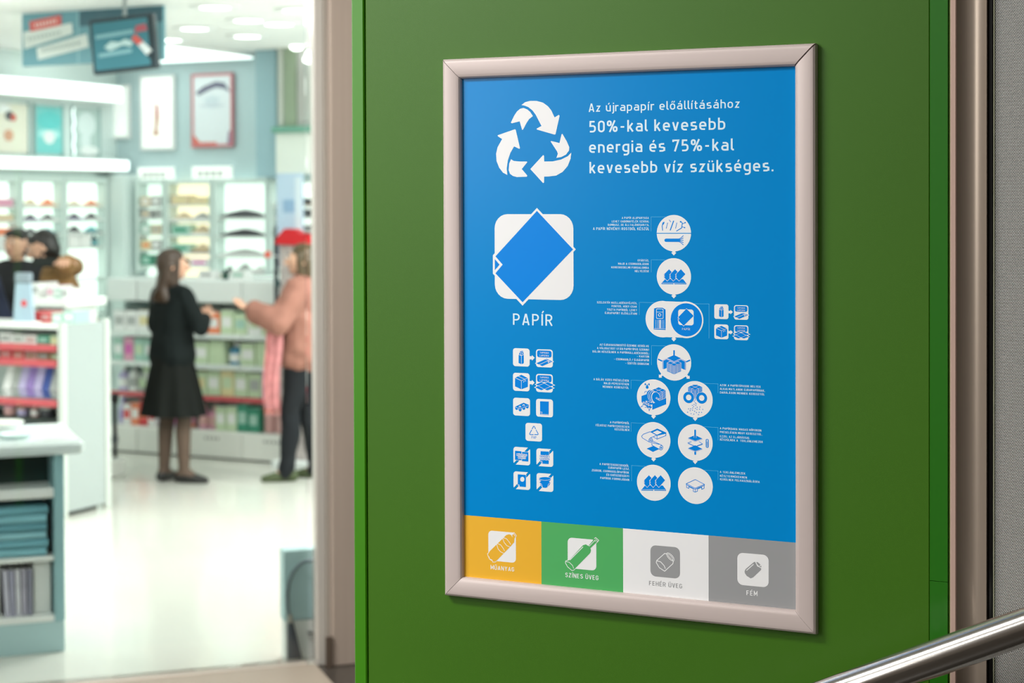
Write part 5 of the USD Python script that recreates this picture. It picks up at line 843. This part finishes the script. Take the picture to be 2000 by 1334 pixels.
    body = union(torso(0) + neck + skull + leg(0, 0) + leg(1, 0) + sleeve(0, 0) + sleeve(1, 0) + ft)
    body = to_man(smooth_m(body, .022, 6))
    for i in (0, 1):
        s, e, w, n_, sx = armp(i); h_ = hand((0, 0, 0), unit(w - e), n_, sx, curl); h_.apply_scale(k); h_.apply_translation(w); hm = to_man(h_); body = body + hm if hm.status() == m3.Error.NoError and body.status() == m3.Error.NoError else body
    bp = p.add('body', body, skin, smooth=60)
    for q in (-1, 1):                                      # eyes, brows, mouth
        ep = p.add('eye', to_man_eye(hd, q, k), M('eye_white', 'e9e4df', rough=.2), bp, smooth=60); p.add('brow', tube([hd((q * .018, .102, 1.638)), hd((q * .036, .1, 1.645)), hd((q * .052, .088, 1.64))], .0042 * k, 6), hair_m, bp, smooth=60)
        p.add('iris', move(lathe([(0, -.004 * k), (.005 * k, 0), (0, .004 * k)], 10), hd((q * .033, .1045, 1.616))), M('iris_dark', '2a1d14', rough=.2), bp, smooth=60)
    p.add('mouth', hl((hd((-.02, .087, 1.54)), .006 * k), (hd((0, .095, 1.541)), .0075 * k), (hd((.02, .087, 1.54)), .006 * k)), M('lips', 'b4675f', rough=.4), bp, smooth=60)
    cap_ = hl((hd((0, -.03, 1.63)), .09 * k), (hd((0, .0, 1.645)), .078 * k), (hd((0, -.03, 1.58)), .088 * k))
    if hair == 'long':
        hr_ = [cap_, hl((hd((-.05, -.03, 1.6)), .06 * k), (hd((.05, -.03, 1.6)), .06 * k), (hd((-.055, -.065, 1.42)), .045 * k), (hd((.055, -.065, 1.42)), .045 * k)), hl((hd((-.055, -.065, 1.42)), .045 * k), (hd((.055, -.065, 1.42)), .045 * k), (up_((-.07, -.095, 1.35)), .03 * k), (up_((.07, -.095, 1.35)), .03 * k))]
        for q in (-1, 1): hr_.append(hl((hd((q * .072, .02, 1.63)), .026 * k), (hd((q * .078, -.01, 1.5)), .026 * k), (up_((q * .085, -.02, 1.36)), .02 * k)))
    else: hr_ = [cap_, hl((hd((-.04, .035, 1.672)), .034 * k), (hd((.04, .035, 1.672)), .034 * k), (hd((0, -.03, 1.65)), .075 * k)), hl((hd((0, -.055, 1.6)), .06 * k), (hd((0, -.05, 1.52)), .045 * k))]
    hm = smooth_m(union(hr_), .018, 5); v = np.array(hm.vertices); v += (np.c_[meshkit.noise(v * [60, 60, 6], 1), meshkit.noise(v * [60, 60, 6], 2), np.zeros(len(v))] - [.5, .5, 0]) * .012; hm.vertices = v
    p.add('hair', hm, hair_m, smooth=60)
    for cn, make, mat, lb in clothes(dict(S=S, torso=torso, sleeve=sleeve, leg=leg, hl=hl, k=k, up=up_, foot=foot, armp=armp)):
        p.add(cn, make, mat, smooth=60, label=lb)
    return p
def to_man_eye(hd, q, k): return move(lathe([(0, -.0085 * k), (.008 * k, -.004 * k), (.0105 * k, 0), (.008 * k, .004 * k), (0, .0085 * k)], 12), hd((q * .033, .096, 1.616)))
def shoe(c, i, heel=0): q, dv = c['foot'][i]; S, k = c['S'], c['k']; return smooth_m(union([hl((S(q[0] + [0, 0, 0.006]), .04 * k), (S(q[1] + [0, 0, .008]), .036 * k), (S(q[0] + dv * .03 + [0, 0, .024]), .037 * k)), hl((S(q[1] + [0, 0, .008]), .035 * k), (S(q[2] + [0, 0, .003]), .026 * k))]), .016, 3)
def instep(c, i): q, dv = c['foot'][i]; S, k = c['S'], c['k']; return [hl((S(q[3]), .042 * k), (S(q[0] + [0, 0, .01]), .034 * k), (S(q[1] + [0, 0, .006]), .0285 * k)), hl((S(q[1] + [0, 0, .003]), .028 * k), (S(q[2]), .0203 * k))]
def wrinkle(t_, f, a, seed=1):
    v = np.array(t_.vertices); n_ = np.array(t_.vertex_normals); t_.vertices = v + n_ * ((meshkit.fbm(v * f, 2, seed) - .5) * a)[:, None]; return t_
def skirt(S, k, z0, z1, r0, r1, pleats=9, amp=.02):
    pr, n_ = [], 54; V = []; zs = np.linspace(z1, z0, 12)
    for z_ in zs:
        u = (z1 - z_) / (z1 - z0)
        for a in np.arange(n_) * 2 * np.pi / n_: r = r0 + (r1 - r0) * u ** .8 + amp * u * math.sin(a * pleats + .6 * math.sin(a * 2)); V.append(S((r * 1.12 * math.cos(a), r * .86 * math.sin(a), z_)))
    F = []
    for i in range(len(zs) - 1):
        for j in range(n_): a, b, c, d = i * n_ + j, i * n_ + (j + 1) % n_, (i + 1) * n_ + (j + 1) % n_, (i + 1) * n_ + j; F += [[a, c, b], [a, d, c]]
    V += [S((0, 0, z1)), S((0, 0, z0 + .05))]; m = len(zs) * n_
    for j in range(n_): F += [[m, j, (j + 1) % n_], [m + 1, (len(zs) - 1) * n_ + (j + 1) % n_, (len(zs) - 1) * n_ + j]]
    return np.array(V), np.array(F)
skin1 = M('skin_light', 'd6a68c', rough=.5); hair1 = M('hair_brown', '3b2a1e', rough=.45, vary=.25, vscale=60, vstretch=(1, 1, .1)); hair2 = M('hair_umber', '4b3c22', rough=.45, vary=.25, vscale=60, vstretch=(1, 1, .1)); hair3 = M('hair_black', '1e1a18', rough=.45)
navy_k = M('knit_dark', '101717', rough=.85, spec=.2, bump=.3, bscale=150); blk = M('skirt_black', '101310', rough=.8, spec=.2); tights = M('tights_brown', '5d4b40', rough=.6, spec=.3); shoe_b = M('shoe_black', '171514', rough=.4)
def clothes1(c):
    sw = wrinkle(smooth_m(union(c['torso'](.022, 1.12) + c['sleeve'](0, .018, .98) + c['sleeve'](1, .018, .98) + [c['hl']((c['up']((-.08, 0, .93)), .128 * c['k']), (c['up']((.08, 0, .93)), .128 * c['k']), (c['up']((-.06, 0, 1.05)), .115 * c['k']), (c['up']((.06, 0, 1.05)), .115 * c['k']))]), .022, 5), 14, .018)
    return [('sweater', sw, navy_k, 'dark green-black knitted sweater'), ('skirt', skirt(c['S'], c['k'], .495, .98, .135, .245), blk, 'black flared knee-length skirt'),
            ('tights', smooth_m(union(c['leg'](0, .004) + instep(c, 0)), .02, 4), tights, 'sheer dark tights'), ('tights', smooth_m(union(c['leg'](1, .004) + instep(c, 1)), .02, 4), tights, 'sheer dark tights'), ('shoe', shoe(c, 0), shoe_b, 'black flat shoe'), ('shoe', shoe(c, 1), shoe_b, 'black flat shoe')]
W1 = onZ(338, 941, 0)
person('person', 'person in a dark sweater, black skirt and sheer tights, seen from behind', (W1[0], W1[1], 0), -20, 1.66, (((.29, .06, 1.14), (.1, .22, 1.2), (0, 0, 1)), ((-.28, .04, 1.13), (-.08, .22, 1.18), (0, 0, 1))), skin1, hair1, clothes1, head_yaw=-26, head_pitch=4, feet=((-.085, -.02, 25), (.1, .03, -55)))
pinkc = M('jacket_pink', '95675a', rough=.75, spec=.2, bump=.25, bscale=40, vary=.08, vscale=8); trous = M('trousers_black', '1b1e22', rough=.8, spec=.2); green_s = M('shoe_green', '3f4a2a', rough=.6); cuff_t = M('cuff_teal', '58a0a4', rough=.6)
def clothes2(c):
    k = c['k']; up = c['up']
    jk = wrinkle(smooth_m(union(c['torso'](.055, 1.3) + c['sleeve'](0, .038, .85) + c['sleeve'](1, .055, .8) + [hl((up((-.1, 0, .97)), .15 * k), (up((.1, 0, .97)), .15 * k), (up((-.09, .0, 1.2)), .155 * k), (up((.09, .0, 1.2)), .155 * k)), hl((up((-.07, .02, 1.4)), .06 * k), (up((.07, .02, 1.4)), .06 * k), (up((0, -.05, 1.43)), .07 * k))]), .024, 4), 9, .05, 4)
    s, e, w, n_, sx = c['armp'](1); q = e + (w - e) * .93
    return [('jacket', jk, pinkc, 'puffy dusty pink jacket'), ('cuff', smooth_m(hl((e + (w - e) * .84, .056 * k), (q, .05 * k)), .016, 3), cuff_t, 'teal sleeve cuff'), ('trousers', wrinkle(smooth_m(union(c['leg'](0, .018) + c['leg'](1, .018) + [hl((c['S'](q_[3] + [0, 0, .04]), .056 * k), (c['S'](q_[3] + [0, .01, -.025]), .054 * k)) for q_, _ in c['foot']] + [hl((c['S']((-.07, 0, .95)), .12 * k), (c['S']((.07, 0, .95)), .12 * k), (c['S']((0, 0, .86)), .11 * k))]), .022, 4), 10, .025, 2), trous, 'black trousers'), ('shoe', shoe(c, 0), green_s, 'olive green shoe'), ('shoe', shoe(c, 1), green_s, 'olive green shoe')]
W2 = onZ(592, 937, 0)
person('person', 'person in a puffy pink jacket and black trousers reaching out an arm, beside the post', (W2[0], W2[1], 0), 112, 1.69, (((.27, .1, 1.14), (.2, .3, 1.2), (0, 0, 1)), ((-.29, .12, 1.17), (-.2, .33, 1.25), (0, .2, 1))), skin1, hair2, clothes2, head_yaw=12, feet=((-.09, .1, 12), (.09, -.08, -8)), curl=14)
# pink patterned scarf hanging from her arm
def scarf():
    V, F, n_, m_ = [], [], 10, 16
    top, bot = onY(533, 632, 7.93), onY(533, 800, 7.93); wdt = .115
    for side in (0, 1):
        for i in range(m_):
            u = i / (m_ - 1)
            for j in range(n_):
                w = j / (n_ - 1) - .5; V.append(top + (bot - top) * u + r0 * (wdt * (w) + .012 * math.sin(u * 5 + 1)) + f0 * (.018 * math.sin(w * 16 + u * 2) + side * .012))
    K = n_ * m_; g = lambda s, i, j: s * K + i * n_ + j
    for i in range(m_ - 1):
        for j in range(n_ - 1): a, b, c, d = g(0, i, j), g(0, i, j + 1), g(0, i + 1, j + 1), g(0, i + 1, j); F += [[a, b, c], [a, c, d]]; a, b, c, d = [q + K for q in (a, b, c, d)]; F += [[a, c, b], [a, d, c]]
    ed = [(0, j) for j in range(n_)] + [(i, n_ - 1) for i in range(1, m_)] + [(m_ - 1, j) for j in range(n_ - 2, -1, -1)] + [(i, 0) for i in range(m_ - 2, 0, -1)]
    for q in range(len(ed)): (i, j), (i2_, j2_) = ed[q], ed[(q + 1) % len(ed)]; a, b, c, d = g(0, i, j), g(0, i2_, j2_), g(1, i2_, j2_), g(1, i, j); F += [[a, c, b], [a, d, c]]
    return np.array(V), np.array(F), top, bot
V, F, top, bot = scarf(); sc_ = T('scarf', 'long pink patterned scarf hanging from the forearm of the person in pink', 'scarf', loc=tuple(bot))
sc_.add('cloth', (V, F), M('scarf_pink', 'c47f80', rough=.8, vary=.28, vscale=16), world=True, smooth=60)
for k in range(7): q = bot + r0 * (-.05 + k * .0165); sc_.add('tassel', tube([q, q - [0, 0, .04]], .004, 6), MATS['scarf_pink'], world=True)
# staff behind the checkout counter
brown_k = M('coat_brown', '8f6c45', rough=.8, spec=.2, bump=.2, bscale=60); dark_k = M('apron_dark', '111814', rough=.8); navy_j = M('jacket_navy', '1d2740', rough=.8); blackj = M('jacket_black', '14161b', rough=.8)
def upper(mat, lab, extra=None):
    def f(c):
        r_ = [('jacket', wrinkle(smooth_m(union(c['torso'](.035, 1.25) + c['sleeve'](0, .028, .95) + c['sleeve'](1, .028, .95)), .024, 4), 10, .03, 3), mat, lab), ('trousers', smooth_m(union(c['leg'](0, .018) + c['leg'](1, .018)), .026, 3), trous, 'dark trousers'), ('shoe', shoe(c, 0), shoe_b, 'black shoe'), ('shoe', shoe(c, 1), shoe_b, 'black shoe')]
        return r_
    return f
q = onY(148, 520, 7.5); p3 = np.array([q[0] + .02, 7.5, .12]); bg = onY(100, 522, 7.12)
d_ = (bg - p3) / (1.72 / 1.7); c_, s_ = math.cos(math.radians(-122)), math.sin(math.radians(-122)); lx, ly, lz = d_[0] * c_ - d_[1] * s_, d_[0] * s_ + d_[1] * c_, d_[2]
person('person', 'person with dark hair in a brown coat bending forward behind the checkout counter', tuple(p3), 122, 1.72, (((.24, ly * .45, lz - .02), (lx + .09, ly - .1, lz + .03), (0, 0, -1)), ((-.24, ly * .45, lz - .02), (lx - .09, ly - .1, lz + .03), (0, 0, -1))), skin1, hair3, upper(brown_k, 'brown coat'), hair='short', lean=22, head_pitch=0)
bag = T('dark_bag', 'dark green-black bag held out by the bending person in brown', 'bag', loc=tuple(bg))
bag.add('pouch', hullp([(x_ * .15, y_ * .035, z_) for x_ in (-1, 1) for y_ in (-1, 1) for z_ in (0.002, .03)] + [(x_ * .12 - .03, 0, .07) for x_ in (-1, 1)]), dark_k); bag.add('handle', tube([(-.1, 0, .05), (-.08, 0, .1), (-.0, 0, .12), (.06, 0, .1), (.08, 0, .055)], .007, 8), dark_k, smooth=60)
q = onY(36, 500, 7.74); person('person', 'person in black with black hair standing behind the counter, second from the left', (q[0], 7.72, .12), 205, 1.68, (((.24, .0, 1.1), (.22, .12, .9), (-1, 0, 0)), ((-.24, .0, 1.1), (-.22, .12, .9), (1, 0, 0))), skin1, hair3, upper(blackj, 'black jacket'), hair='short', head_yaw=-20)
q = onY(-72, 500, 6.95); person('person', 'person in a navy jacket cut off by the left picture edge', (q[0], 6.95, 0), 215, 1.8, (((.25, .0, 1.1), (.24, .1, .88), (-1, 0, 0)), ((-.25, .0, 1.1), (-.24, .1, .88), (1, 0, 0))), skin1, hair3, upper(navy_j, 'navy jacket'), hair='short', lean=6)
